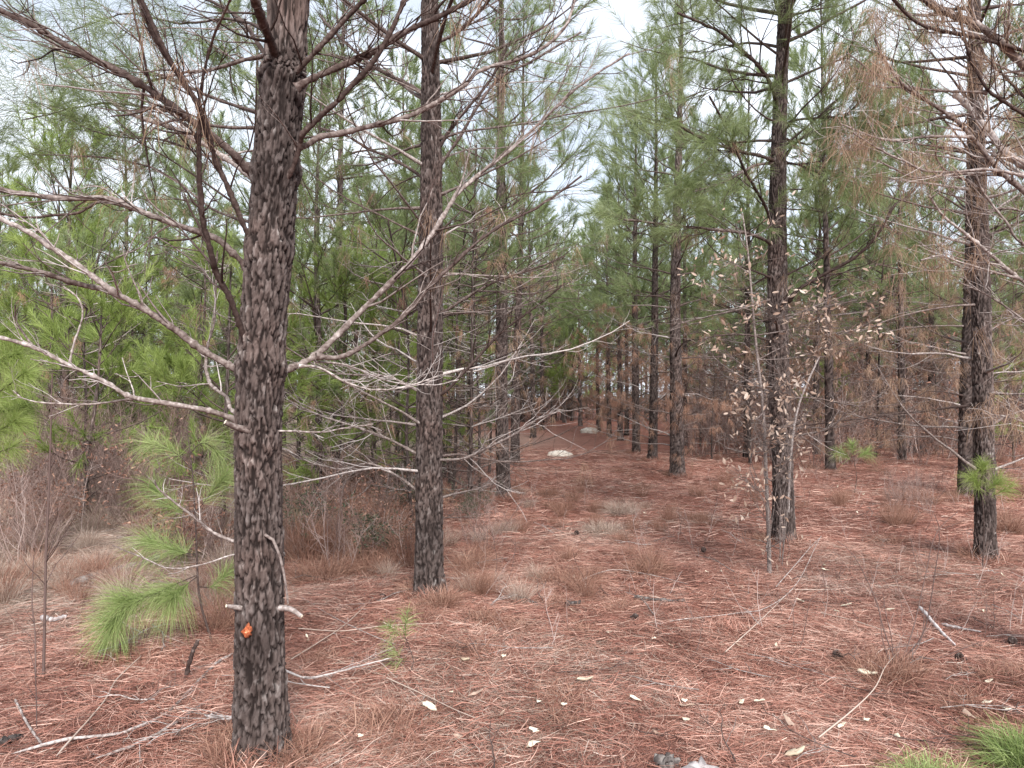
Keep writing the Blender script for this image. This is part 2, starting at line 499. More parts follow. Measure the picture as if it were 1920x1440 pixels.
# ================================================================== GROUND
def litter(x, y):
    """0 = red pine straw, 1 = pale dry litter"""
    x = np.asarray(x, float); y = np.asarray(y, float)
    wob = .35 * np.sin(1.7 * y + .5 * x) + .25 * np.sin(3.1 * x + 2.2 * y)
    left = 1 / (1 + np.exp((x + 2.45 + .02 * y + wob * .6) * 3.2)) * np.clip((y - 4.2) / 1.6, 0, 1)
    path = .75 * np.exp(-(((x + .9) / 2.6) ** 2 + ((y - 27) / 5.5) ** 2))
    patch = .55 * np.exp(-(((x - .9) / .7) ** 2 + ((y - 8.7) / .8) ** 2))
    return np.clip(left + path + patch, 0, 1)


def axis(lo, hi, fine_lo, fine_hi, fs, cs):
    mid = np.arange(fine_lo, fine_hi, fs)
    def side(edge, end):
        out = []; x = edge; st = cs
        while abs(x - edge) < abs(end - edge):
            x += math.copysign(st, end - edge); st *= 1.25; out.append(x)
        return out
    return np.array(sorted(side(fine_lo, lo) + list(mid) + side(fine_hi, hi)))


xs = axis(-320, 320, -9, 11, .1, .2); ys = axis(-40, 420, 1.5, 24, .1, .2)
gx, gy = np.meshgrid(xs, ys, indexing='ij'); gz = gh(gx, gy) + RNG.normal(0, .006, gx.shape)
nx, ny = gx.shape
gm = MB()
ii = np.arange(nx - 1)[:, None] * ny; jj = np.arange(ny - 1)[None]
gm.add(np.stack([gx, gy, gz], -1).reshape(-1, 3), np.stack([ii + jj, ii + ny + jj, ii + ny + jj + 1, ii + jj + 1], -1).reshape(-1, 4), 'ground', .5)
ground = gm.build('ground'); ground['kind'] = 'structure'
la = ground.data.attributes.new('litter', 'FLOAT', 'POINT'); la.data.foreach_set('value', litter(gx, gy).ravel().astype(np.float32))


# pine straw carpet: bent needles lying in swirls
def straw_field(n, y0, y1, W, L, seed, power=1.0, spreadx=.74):
    r = np.random.default_rng(seed)
    y = y0 + (y1 - y0) * r.random(n) ** power
    x = (r.random(n) * 2 - 1) * (spreadx * y + .3)
    ang = 1.3 * np.sin(1.9 * x + .7 * y) + 1.1 * np.sin(1.3 * y - 2.1 * x + 1) + .8 * np.sin(5.2 * x + 4.4 * y) + r.normal(0, 1.25, n)
    l = L * r.uniform(.55, 1.2, n); bend = r.normal(0, .25, n)
    d0 = np.stack([np.cos(ang), np.sin(ang)], 1); d1 = np.stack([np.cos(ang + bend), np.sin(ang + bend)], 1)
    z = gh(x, y) + r.random(n) ** 2 * (.03 + .035 * np.clip(np.sin(2.1 * x + 1.3 * y) * np.sin(1.7 * y - .8 * x), 0, 1)) + .004
    tilt = r.normal(0, .10, n); tilt2 = tilt - np.abs(r.normal(0, .12, n))
    p0 = np.stack([x, y, z], 1)
    p1 = p0 + np.concatenate([d0, tilt[:, None]], 1) * (l / 2)[:, None]
    p2 = p1 + np.concatenate([d1, tilt2[:, None]], 1) * (l / 2)[:, None]
    for p in (p1, p2): p[:, 2] = np.maximum(p[:, 2], gh(p[:, 0], p[:, 1]) + .003)
    wv = np.stack([-np.sin(ang), np.cos(ang), r.normal(0, .5, n)], 1) * (W / 2 * r.uniform(.7, 1.3, n))[:, None]
    v = np.stack([p0 - wv, p0 + wv, p1 - wv, p1 + wv, p2 - wv * .5, p2 + wv * .5], 1)
    q = (np.arange(n)[:, None, None] * 6 + np.array([[[0, 1, 3, 2], [2, 3, 5, 4]]]))
    clump = .5 + .13 * np.sin(2.7 * x + 1.1 * y) * np.sin(2.2 * y) + .10 * np.sin(7 * x - 5 * y) * np.sin(5.3 * x + 6.1 * y) + .10 * np.sin(15 * x + 9 * y) * np.sin(13 * y - 8 * x)
    tn = np.clip(clump + .03 + r.normal(0, .26, n), 0, 1)
    isl = r.random(n) < np.maximum(litter(x, y) * .92, .05 + .30 * np.clip(np.sin(1.3 * x - .6 * y + 1) * np.sin(1.1 * y + .4) + .2 * np.sin(5 * x + 4 * y), 0, 1))
    mb = MB()
    for sel, mat in ((~isl, 'straw'), (isl, 'dry_grass')):
        k = int(sel.sum())
        if k:
            mb.add(v[sel], (np.arange(k)[:, None, None] * 6 + np.array([[[0, 1, 3, 2], [2, 3, 5, 4]]])).reshape(-1, 4), mat, np.repeat(tn[sel], 6))
    return mb


o = straw_field(500000, 2.4, 8.2, .0019, .155, 11, .8, .92).build('pine_straw'); tag(o, 'reddish brown pine straw carpeting the near ground', 'pine straw', None, 'stuff')
o = straw_field(300000, 8.0, 22, .0038, .19, 12, .8, .86).build('pine_straw'); tag(o, 'reddish brown pine straw between the farther trunks', 'pine straw', None, 'stuff')

# ================================================================== PINES BUILT ONE BY ONE
GROUP_STAND = None


def hand_pine(label, base_px, ctrl_px, d, width_px, seed, H=10.5, nt=40, dz=.022, depth=.007, cell=(.034, .062), group=None, name='pine_tree', knots=()):
    """base_px on the ground; ctrl_px: further points of the trunk axis in the photo; d: distance. Returns (root, path, s, R)"""
    b = P(base_px[0], base_px[1], d); b[2] = float(gh(b[0], b[1]))
    pts = [b - V(0, 0, .08)] + [P(x, y, d) for x, y in ctrl_px]
    top = pts[-1]; dr = nrm(pts[-1] - pts[-2]); dr = nrm(dr * .5 + V(0, 0, .8))
    while top[2] < H - 2.5:
        top = top + dr * 2.0; pts.append(top)
    pts.append(V(top[0], top[1], H))
    r_px = width_px / 2 / F * d
    zz = np.array([p[2] for p in pts])
    rads = np.clip(r_px * (1.0 - .055 * np.clip(zz, 0, 3.5)) * np.clip((H + .5 - zz) / (H - 2.5), .03, 1), .01, 1)
    root = thing(name, label, 'pine tree', b, group)
    mb = MB()
    path, s, R = trunk(mb, pts, rads, seed, nt, dz, depth, *cell, knots=knots)
    mb.build('trunk', root)
    return root, path, s, R


def at_z(path, R, z):
    i = int(np.clip(np.searchsorted(path[:, 2], z), 1, len(path) - 1))
    return path[i], R[i]


def traced(root, pts3, r0, r1, rng, ntw=6, twl=.5, sub=2, tone=.6, hang_p=0, live=False, n=None, label=None, hang_per=26, t0=.2, sides=8, live_per=50, live_w=.0016):
    """one branch following traced points, with side twigs and, where the photo shows them, needles"""
    n = n or max(16, 9 * len(pts3))
    path = smooth_path(pts3, n)
    wob = rng.normal(0, 1, (n, 3)); wob = np.cumsum(wob, 0); wob -= np.linspace(0, 1, n)[:, None] * wob[-1]
    L = np.linalg.norm(np.diff(path, axis=0), axis=1).sum()
    path = path + wob * np.clip(np.linspace(0, 5, n), 0, 1)[:, None] * .0030 * L / math.sqrt(n) * 2
    rr = np.linspace(r0, r1, n) * (1 + .10 * rng.normal(0, 1, n)) * (1 + .3 * (rng.random(n) > .9))
    rr[:4] *= np.array([1.7, 1.45, 1.2, 1.05]); rr = rr * .67
    mb = MB()
    tube(mb, path, rr, sides, 'twig', np.clip(tone * .76 + np.cumsum(rng.normal(0, .022, n)) + rng.normal(0, .06, n), 0, 1))
    sh = [] if live else None; hg = [] if hang_p else None
    twigs(mb, path, r0 * .62, rng, int(ntw * 1.9 + 1), twl * 1.25, sub + 1, t0, .22, tone - .08, sh, hg, hang_p, 4, .0013)
    br = mb.build('branch', root)
    if label: br['label'] = label
    nb = MB()
    if sh: plume(nb, sh, rng, int(live_per * .8), .16, live_w, 'green_needles', .25 if live_w < .002 else .5)
    if hg and len(hg) < 6 and not sh:
        for g_ in hg:
            n1 = MB(); hanging(n1, [g_[:1]], rng, hang_per, .17, .0018); n1.build('needle_cluster', br)
    elif hg: hanging(nb, hg, rng, hang_per, .17, .0018)
    nb.build('needle_cluster', br)
    return path


def auto_limbs(root, path, R, rng, z0, z1, dz, L, r, ntw=7, twl=.45, tone=.55, hang_p=.15, live_from=99, per=(2, 4), elev=(.05, .55), W=.002, skip_front=0.0, hang_mat='tan_needles', live_per=45, sub=2):
    z = z0
    while z < z1:
        k = rng.integers(per[0], per[1] + 1); a0 = rng.uniform(0, 6.28)
        for i in range(k):
            a = a0 + i * 2 * math.pi / k + rng.normal(0, .3)
            zz = z + rng.normal(0, .05)
            p, rr = at_z(path, R, zz)
            d = V(math.cos(a), math.sin(a), 0)
            if d[1] < -.5 and rng.random() < skip_front: continue
            el = rng.uniform(*elev)
            dd = nrm(d + V(0, 0, math.tan(el)))
            LL = L * rng.uniform(.55, 1.2)
            lp = curved(p + d * rr * .75, dd, LL, rng, 10, rng.uniform(.0, .5), .16, .12)
            mb = MB(); live = zz > live_from
            tn = np.clip(tone + rng.normal(0, .2), .05, 1)
            r0 = r * rng.uniform(.7, 1.25)
            rad = np.linspace(r0, max(r0 * .22, .0025), 10); rad[0] *= 1.5
            tube(mb, lp, rad, 6, 'twig', tn)
            sh = [] if live else None; hg = [] if hang_p else None
            twigs(mb, lp, r0 * .6, rng, int(ntw * 1.6), twl * 1.15 * LL / L, sub, .15, .25, tn - .05, sh, hg, hang_p)
            br = mb.build('branch', root)
            nb = MB()
            if sh: plume(nb, sh, rng, live_per, .17, W, 'green_needles', .5)
            if hg and len(hg) < 6 and not sh:
                for g_ in hg:
                    n1 = MB(); hanging(n1, [g_[:1]], rng, 26, .17, W, hang_mat); n1.build('needle_cluster', br)
            elif hg: hanging(nb, hg, rng, 22, .17, W, hang_mat)
            nb.build('needle_cluster', br)
        z += dz * rng.uniform(.75, 1.25)


def crown(root, path, R, rng, z0, H, Lmax=2.2, W=.004, tone=.45, per_shoot=40, mat='green_needles', dz=.5, name='crown', mb=None, dens=1.0):
    own = mb is None
    mb = mb or MB(); sh = []
    z = z0
    while z < H - .2:
        t = (z - z0) / (H - z0)
        Lz = Lmax * (1 - t) ** .75 * (.65 + .35 * min(t * 5, 1)) + .3
        k = rng.integers(3, 6)
        a0 = rng.uniform(0, 6.28)
        for i in range(k):
            if rng.random() > dens: continue
            a = a0 + i * 2 * math.pi / k + rng.normal(0, .35)
            p, rr = at_z(path, R, z + rng.normal(0, .08))
            d = nrm(V(math.cos(a), math.sin(a), .35 + .9 * t + rng.normal(0, .12)))
            L = Lz * rng.uniform(.55, 1.15)
            lp = curved(p, d, L, rng, 7, .5, .18, .1)
            tube(mb, lp, np.linspace(.006 + .008 * L, .003, 7), 4, 'twig', .3)
            sh.append((lp[-2], nrm(lp[-1] - lp[-2]), np.linalg.norm(lp[-1] - lp[-2])))
            for _ in range(int(2 + 4 * L)):
                f = rng.uniform(.45, .98) * 6; j = min(int(f), 5)
                q = lp[j] + (lp[j + 1] - lp[j]) * (f - j); dq = nrm(lp[j + 1] - lp[j])
                sd = nrm(dq + rand_perp(dq, rng) * rng.uniform(.5, 1.1) + V(0, 0, .25))
                l2 = rng.uniform(.15, .5) * min(1, L)
                sp = curved(q, sd, l2, rng, 4, .5, .2)
                tube(mb, sp, np.linspace(.004, .002, 4), 3, 'twig', .3)
                sh.append((sp[-2], nrm(sp[-1] - sp[-2]), l2 * .4))
        z += dz * rng.uniform(.75, 1.25)
    p = path[-1]
    sh.append((p - V(0, 0, .15), V(0, 0, 1), .35))
    plume(mb, sh, rng, int(per_shoot * 1.2), .18, W * 1.05, mat, tone, 1, .17, (.15, .85), .12)
    if own: return mb.build(name, root)
    return mb


# ---- the big pine in front at the left
rng = np.random.default_rng(101)
A, pA, sA, RA = hand_pine('largest nearest pine trunk, thick scaly bark with an orange wound near its foot', (490, 1425),
                          [(487, 1200), (485, 980), (484, 800), (492, 640), (505, 480), (517, 330), (530, 160), (540, 0)], 3.3, 92, 3.0, 10.5, 150, .0065, .015, (.032, .052), knots=((1.8, .012), (2.33, .010), (2.68, .012), (3.1, .014)))
AD = 3.3


def TP(pix, d0, d1, off=0):
    k = len(pix)
    return [P(x, y, d0 + (d1 - d0) * i / (k - 1)) for i, (x, y) in enumerate(pix)]


px2m = AD / F
A_BR = [
    # pixels, end depth, start r px, end r px, twigs, twig len, tone, hang, live
    ([(488, 338), (455, 308), (430, 283), (350, 222), (290, 178), (210, 130), (125, 86), (60, 48), (-20, 8)], 2.9, 12, 7, 9, .5, .45, .05, False),
    ([(495, 355), (450, 315), (405, 283), (330, 240), (240, 205), (150, 130), (80, 60)], 4.2, 9, 5, 9, .6, .8, .05, True),
    ([(462, 500), (440, 478), (400, 445), (310, 416), (250, 392), (200, 372), (110, 371), (30, 362), (-40, 345)], 3.0, 9, 6, 8, .45, .7, .04, False),
    ([(250, 392), (190, 378), (150, 398), (100, 404), (52, 408), (-10, 398)], 3.2, 4, 3, 4, .3, .45, .0, False),
    ([(455, 700), (438, 690), (380, 656), (330, 620), (280, 586), (240, 562), (210, 545), (145, 496), (60, 440), (-30, 398)], 3.0, 10, 6, 7, .4, .75, .0, False),
    ([(212, 546), (140, 531), (80, 511), (-20, 488)], 2.95, 7, 5, 4, .3, .7, .0, False),
    ([(450, 790), (430, 782), (390, 770), (350, 763), (250, 746), (200, 716), (130, 684), (60, 650), (-20, 628)], 3.0, 7, 4.5, 5, .3, .85, .0, False),
    ([(130, 684), (140, 640), (155, 592), (147, 560), (110, 530)], 3.1, 3, 2, 2, .15, 1.0, .0, False),
    ([(62, 650), (32, 605), (28, 572)], 3.05, 3, 1.5, 1, .15, .9, .0, False),
    ([(250, 747), (180, 757), (110, 757), (50, 750), (24, 732)], 3.1, 3, 1.5, 3, .2, .8, .0, False),
    ([(448, 780), (432, 765), (425, 745), (395, 720), (386, 690), (390, 645), (400, 600), (405, 520), (408, 470)], 3.9, 6, 3, 5, .3, .95, .0, False),
    ([(495, 215), (420, 190), (320, 150), (220, 120), (90, 90)], 4.6, 5, 2, 12, .6, .35, .0, True),
    ([(490, 240), (400, 235), (300, 205), (180, 195), (40, 225)], 4.3, 5, 2, 12, .6, .4, .0, True),
    ([(505, 60), (440, 40), (340, 50), (230, 30), (130, 60)], 4.8, 5, 2, 12, .6, .35, .0, True),
    ([(485, 310), (400, 292), (300, 262), (190, 250), (50, 180)], 4.6, 4, 2, 12, .6, .45, .0, True),
    ([(480, 420), (410, 395), (320, 330), (210, 300), (60, 290)], 4.4, 4, 2, 10, .5, .5, .05, True),
    ([(475, 682), (466, 655), (450, 612), (430, 562), (405, 512), (396, 480), (380, 420), (372, 340), (368, 255), (370, 200), (335, 140), (300, 75), (262, -10)], 2.7, 9, 5, 9, .35, .28, .06, False),
    ([(372, 205), (380, 150), (397, 80), (412, 40), (436, -10)], 2.75, 4, 3, 3, .3, .3, .0, False),
    ([(480, 470), (460, 430), (432, 365), (405, 300), (386, 245), (372, 200), (345, 155), (300, 90), (255, -10)], 2.75, 8, 5, 8, .4, .28, .08, False),
    ([(525, 130), (508, 80), (492, 40), (474, -10)], 2.9, 13, 11, 2, .4, .25, .0, False),
    ([(505, 100), (490, 106), (450, 115), (390, 132), (335, 138), (260, 160)], 3.6, 7, 3, 6, .4, .6, .1, False),
    ([(530, 150), (470, 60), (430, 20), (370, -10)], 4.2, 7, 5, 8, .6, .4, .0, True),
    ([(500, 700), (522, 698), (560, 684), (595, 664), (640, 622), (700, 566), (780, 488), (840, 402), (860, 368), (900, 332), (960, 285), (1010, 240), (1090, 160), (1180, 100)], 3.9, 10, 3, 12, .5, .62, .04, False),
    ([(592, 668), (640, 668), (700, 634), (760, 588), (800, 545), (870, 474), (940, 420), (1010, 385), (1090, 330)], 3.6, 7, 3, 9, .4, .72, .03, False),
    ([(560, 686), (600, 690), (645, 715), (700, 730), (760, 725), (820, 705)], 3.4, 3.5, 1.5, 7, .25, .95, .0, False),
    ([(590, 678), (650, 685), (730, 715), (805, 720), (860, 712)], 3.9, 3, 1.5, 5, .25, .9, .0, False),
    ([(500, 370), (525, 350), (548, 318), (563, 275), (568, 253), (600, 218), (640, 180), (700, 112), (735, 50), (762, -10)], 3.0, 8, 6, 6, .35, .4, .04, False),
    ([(555, 275), (575, 272), (600, 256), (640, 250), (740, 226), (800, 202), (870, 160), (905, 132), (1000, 100), (1060, 50), (1080, -10)], 3.5, 8, 4, 10, .45, .55, .1, False),
    ([(535, 160), (553, 138), (590, 100), (640, 46), (692, -10)], 3.1, 8, 6, 4, .35, .45, .04, False),
    ([(555, 165), (580, 150), (640, 122), (700, 96), (760, 58), (830, 28), (900, -10)], 3.2, 9, 7, 6, .4, .4, .1, False),
    ([(505, 810), (530, 808), (600, 811), (645, 804), (700, 795)], 3.3, 3, 1.5, 3, .15, .95, .0, False),
    ([(455, 1036), (430, 1042), (370, 1060), (315, 1064), (270, 1046), (210, 1022)], 3.0, 2.6, 1.4, 2, .12, .95, .0, False),
    ([(460, 1016), (435, 1014), (395, 996), (366, 972), (300, 920), (290, 900)], 3.2, 5, 2, 4, .2, .9, .0, False),
]
for pix, d1, r0, r1, ntw, twl, tone, hp, live in A_BR:
    start_d = AD
    if pix[0][0] < 440 or pix[0][0] > 545: start_d = AD - .1
    pts = TP(pix, start_d, d1)
    traced(A, pts, r0 * px2m, r1 * px2m, rng, ntw, twl, 2, tone, hp, live)
# broken stubs
for pix, r0, tone in (([(470, 808), (440, 800), (422, 791)], 7, .45), ([(452, 1140), (424, 1136)], 5, .7), ([(525, 1140), (545, 1142), (566, 1156)], 6, .75),
                      ([(497, 1003), (512, 1012), (528, 1055), (536, 1100), (540, 1132)], 3, .55)):
    mb = MB(); p = smooth_path(TP(pix, AD - .09, AD - .14), 8)
    tube(mb, p, np.linspace(r0, r0 * .6, 8) * px2m, 8, 'twig', tone)
    b = mb.build('branch_stub', A)
    mb = MB(); tube(mb, np.array([p[-1] - (p[-1] - p[-2]) * .02, p[-1] + nrm(p[-1] - p[-2]) * .003]), [r0 * .6 * px2m, .0004], 8, 'chip', .5); mb.build('cut_end', b)
# the orange wound: a ragged patch of torn bark sitting in a shallow hollow
mb = MB()
c = P(463, 1184, AD - .128)
k = 18; ang = np.arange(k) * 2 * math.pi / k
rad = rng.uniform(.013, .027, k); rings = []
for f, dy in ((1.15, .012), (.9, -.004), (.55, .002), (.22, -.005), (.02, .004)):
    rr = rad * f * (1 + rng.normal(0, .10, k))
    rings.append(np.stack([c[0] + np.cos(ang) * rr * .9, np.full(k, c[1] + dy) + rng.normal(0, .0025, k), c[2] + np.sin(ang) * rr * 1.15], 1))
v = np.concatenate(rings); q = [[a * k + b, a * k + (b + 1) % k, (a + 1) * k + (b + 1) % k, (a + 1) * k + b] for a in range(4) for b in range(k)]
mb.add(v, q, 'orange_wood', np.repeat([.05, .22, .42, .62, .85], k)); mb.build('bark_wound', A)
crown(A, pA, RA, rng, 4.6, 10.5, 2.0, .003, .4, 30)

# ---- the other pines one can point at
HAND = [
    # label, base px, ctrl px, d, width px, seed, limbs(z0,z1,dz,L,r,hang,live_from), crown z0, tone
    ('straight second pine behind the bare limbs of the biggest trunk, with a flared foot', (805, 1112), [(804, 900), (806, 700), (808, 480), (808, 250), (806, 0)], 5.95, 52, 11, (.75, 4.4, .34, 1.7, .010, .13, 3.6), 4.2, .62),
    ('slim pine with pale grey lower bark, left edge of the straw path', (945, 935), [(940, 760), (941, 560), (938, 300), (940, 60)], 11.5, 25, 12, (.7, 4.6, .42, 1.6, .012, .12, 3.9), 4.3, .6),
    ('slender dark pine close behind the pale barked pine by the path', (965, 868), [(968, 700), (974, 520), (980, 250), (982, 40)], 17.5, 17, 13, (.8, 4.4, .5, 1.6, .012, .18, 3.6), 4.0, .5),
    ('stout dark pine with fluted foot on the right edge of the straw path', (1270, 890), [(1268, 740), (1266, 560), (1272, 300), (1278, 60)], 14.9, 26, 14, (.5, 3.6, .36, 1.9, .013, .45, 3.0), 3.5, .5),
    ('middle one of three dark pines standing close together right of the path', (1223, 866), [(1226, 740), (1228, 560), (1230, 300)], 17.9, 17, 15, (.6, 3.6, .4, 1.8, .012, .45, 3.0), 3.4, .5),
    ('smallest and leftmost of three dark pines close together right of the path', (1193, 846), [(1192, 740), (1190, 560), (1192, 300)], 21.0, 15, 16, (.7, 3.6, .45, 1.8, .012, .4, 3.0), 3.4, .5),
    ('tall pine behind the leafy oak sapling, bark dark and rough', (1469, 1015), [(1467, 860), (1462, 700), (1457, 500), (1461, 250), (1470, 0)], 8.05, 40, 17, (1.6, 3.2, .5, 1.5, .012, .1, 2.9), 4.4, .45),
    ('right front pine with a green sprig at knee height against its trunk', (1848, 1043), [(1846, 900), (1842, 700), (1838, 500), (1832, 250), (1826, 0)], 7.35, 36, 18, (.9, 4.0, .3, 1.7, .012, .35, 3.7), 4.0, .6),
    ('dark pine half hidden behind the right front pine', (1812, 925), [(1815, 760), (1820, 560), (1822, 300)], 12.0, 31, 19, (.9, 4.0, .36, 1.8, .012, .5, 3.3), 3.6, .55),
]
HP = {}
for i, (lab, bp, cp, d, wpx, sd, lim, cz, tone) in enumerate(HAND):
    rng = np.random.default_rng(200 + i)
    near = d < 9
    r_, p_, s_, R_ = hand_pine(lab, bp, cp, d, wpx, sd, 10.3 + .2 * (i % 4), 84 if near else 36, .012 if near else .028, .014 if near else .016, (.036, .060))
    HP[i] = (r_, p_, R_)
    z0, z1, dz, L, r, hang, lf = lim
    auto_limbs(r_, p_, R_, rng, z0, z1, dz, L, r, 8 if near else 7, .55, tone, hang, lf, W=.0018 if near else .003, skip_front=.6 if near else .3,
               hang_mat='rust_needles' if i in (3, 4, 5) else 'tan_needles', sub=3 if near else 2)
    crown(r_, p_, R_, rng, cz, 10.3 + .2 * (i % 4), 2.1, .0036 if near else .006, .5, 30 if near else 52)

# traced limbs of the pine behind the oak sapling
rng = np.random.default_rng(303); root, p_, R_ = HP[6]; D0 = 8.05; m = D0 / F
for pix, d1, r0, r1, live, tone in (
        ([(1459, 208), (1452, 180), (1438, 145), (1410, 108), (1358, 62), (1320, 45), (1270, 24)], 7.2, 6, 3, True, .2),
        ([(1470, 110), (1476, 60), (1477, 0), (1470, -60)], 7.6, 5, 4, True, .2),
        ([(1452, 302), (1430, 294), (1390, 284), (1330, 265), (1285, 242), (1240, 215)], 7.2, 5, 2.5, True, .3),
        ([(1448, 305), (1410, 312), (1360, 340), (1300, 360)], 7.4, 4, 2, True, .6),
        ([(1472, 232), (1500, 224), (1560, 220), (1610, 222), (1660, 217)], 7.6, 4, 2, True, .3),
        ([(1474, 290), (1490, 270), (1520, 250), (1570, 228), (1630, 175)], 7.4, 4, 2, True, .25),
        ([(1448, 458), (1430, 448), (1405, 440), (1370, 433), (1280, 425), (1170, 412)], 7.2, 5, 2.5, True, .35),
        ([(1448, 450), (1440, 400), (1420, 360), (1395, 315), (1360, 235), (1330, 180)], 7.2, 4.5, 2.5, False, .15),
        ([(1478, 565), (1500, 540), (1550, 510), (1605, 480), (1645, 440), (1680, 380)], 7.3, 5, 3, False, .15),
        ([(1474, 305), (1500, 310), (1530, 322), (1560, 326)], 7.6, 3, 2, True, .25),
        ([(1450, 640), (1400, 628), (1340, 630), (1290, 650)], 7.4, 3, 1.6, False, .6),
        ([(1450, 560), (1400, 575), (1340, 590), (1270, 608)], 7.4, 3, 1.6, False, .75),
        ([(1474, 820), (1520, 812), (1560, 800), (1590, 770)], 7.6, 3, 1.6, False, .7)):
    traced(root, TP(pix, D0, d1), r0 * m, r1 * m, rng, 10 if live else 6, .62, 2, tone, .03, live, live_per=105, live_w=.0026)

# traced limbs of the second pine, reaching left behind the big trunk's limbs
rng = np.random.default_rng(304); root, p_, R_ = HP[0]; D0 = 5.95; m = D0 / F
for pix, d1, r0, r1, tone in (
        ([(800, 180), (760, 155), (700, 125), (650, 80), (600, 30)], 6.6, 6, 4, .55),
        ([(800, 120), (780, 100), (730, 75), (690, 40), (640, 0)], 6.6, 6, 4, .6),
        ([(800, 345), (780, 325), (730, 295), (690, 280), (650, 255), (600, 240)], 6.2, 5, 3, .4),
        ([(800, 190), (770, 170), (730, 140), (670, 115), (620, 100)], 6.8, 6, 3, .7),
        ([(815, 590), (840, 580), (870, 560), (905, 540), (940, 525), (1010, 500), (1060, 480)], 5.6, 4.5, 2, .45),
        ([(895, 545), (950, 548), (1000, 550), (1080, 525)], 5.5, 2.5, 1, .5),
        ([(815, 745), (840, 730), (880, 690), (940, 625), (1000, 580), (1060, 530)], 5.6, 5, 2, .3),
        ([(815, 862), (840, 862), (870, 858), (910, 840), (960, 815), (1010, 785), (1050, 770)], 5.6, 4, 2, .8),
        ([(795, 740), (760, 720), (720, 705), (640, 700), (590, 680)], 5.7, 4, 1.6, .9),
        ([(790, 855), (750, 835), (720, 822), (660, 800), (600, 780), (540, 750)], 5.6, 4, 2, .8),
        ([(795, 930), (740, 890), (690, 870), (640, 880), (590, 870), (530, 840)], 5.6, 4, 1.6, .8),
        ([(812, 300), (840, 250), (880, 200), (920, 150), (950, 90)], 5.7, 5, 3, .3),
        ([(812, 330), (860, 260), (930, 155), (1000, 115), (1090, 60)], 5.6, 5, 2.5, .7),
        ([(815, 80), (850, 65), (900, 20), (930, -20)], 5.6, 6, 4, .6)):
    traced(root, TP(pix, D0, d1), r0 * m, r1 * m, rng, 8, .6, 3, tone, .06, False)

# ---- the pine whose trunk stands just outside the right edge, limbs reaching in
rng = np.random.default_rng(305); D0 = 4.2; m = D0 / F
K, pK, sK, RK = hand_pine('pine at the right edge, only its pale limbs hung with dead needles in view', (2095, 1290), [(2095, 900), (2090, 500), (2080, 100)], D0, 78, 31, 10.2, 60, .02, .01)
K_BR = [
    ([(2080, 230), (1990, 180), (1920, 122), (1889, 93), (1858, 66), (1811, 39), (1757, 16), (1720, -15)], 4.0, 13, 9, .85),
    ([(2080, 310), (1990, 265), (1920, 216), (1881, 191), (1850, 167), (1823, 124), (1811, 90), (1796, 10)], 3.9, 7, 3, .2),
    ([(2080, 420), (1990, 365), (1920, 311), (1889, 288), (1858, 249), (1831, 218), (1811, 195), (1788, 175)], 4.3, 12, 8, .9),
    ([(2080, 470), (1990, 410), (1920, 358), (1873, 319), (1850, 292), (1823, 257), (1796, 230), (1749, 195), (1702, 163), (1663, 117), (1640, 70)], 3.9, 9, 3, .7),
    ([(1823, 257), (1788, 257), (1737, 257), (1679, 265), (1640, 259), (1575, 232)], 3.9, 4, 2, .9),
    ([(1920, 330), (1858, 317), (1788, 322), (1737, 321), (1698, 303), (1659, 286), (1600, 250)], 3.8, 4, 2, .9),
    ([(1960, 335), (1889, 327), (1796, 329), (1718, 333), (1679, 319), (1645, 300)], 3.9, 4, 2, .9),
    ([(1850, 173), (1757, 169), (1698, 161), (1640, 138), (1590, 100)], 4.0, 4, 2, .7),
    ([(2080, 640), (1985, 570), (1905, 517), (1858, 478), (1803, 432), (1768, 405), (1741, 366)], 4.0, 7, 3, .85),
    ([(1905, 520), (1889, 517), (1807, 494), (1764, 480), (1726, 488)], 4.0, 3.5, 2, .9),
    ([(2080, 440), (1920, 397), (1881, 389), (1835, 391), (1780, 362)], 4.2, 4, 2, .85),
    ([(2080, 560), (1920, 459), (1889, 420), (1846, 366), (1830, 330)], 4.1, 5, 2.5, .85),
    ([(2080, 160), (1950, 105), (1842, 72), (1776, 58), (1718, 39), (1665, -10)], 3.8, 6, 4, .25),
    ([(2080, 360), (1960, 230), (1890, 150), (1850, 110), (1830, 60)], 4.4, 5, 3, .2),
    ([(2090, 760), (1990, 650), (1920, 600), (1860, 560), (1800, 530)], 4.2, 5, 2, .8),
    ([(2090, 900), (1980, 820), (1920, 790), (1880, 780), (1840, 775)], 4.1, 4, 2, .85),
]
for pix, d1, r0, r1, tone in K_BR:
    traced(K, TP(pix, D0 if pix[0][0] > 1950 else d1 + .05, d1), r0 * m, r1 * m, rng, 8, .42, 3, tone, .30, False, hang_per=15, t0=.3)
crown(K, pK, RK, rng, 4.6, 10.2, 2.0, .003, .4, 26)

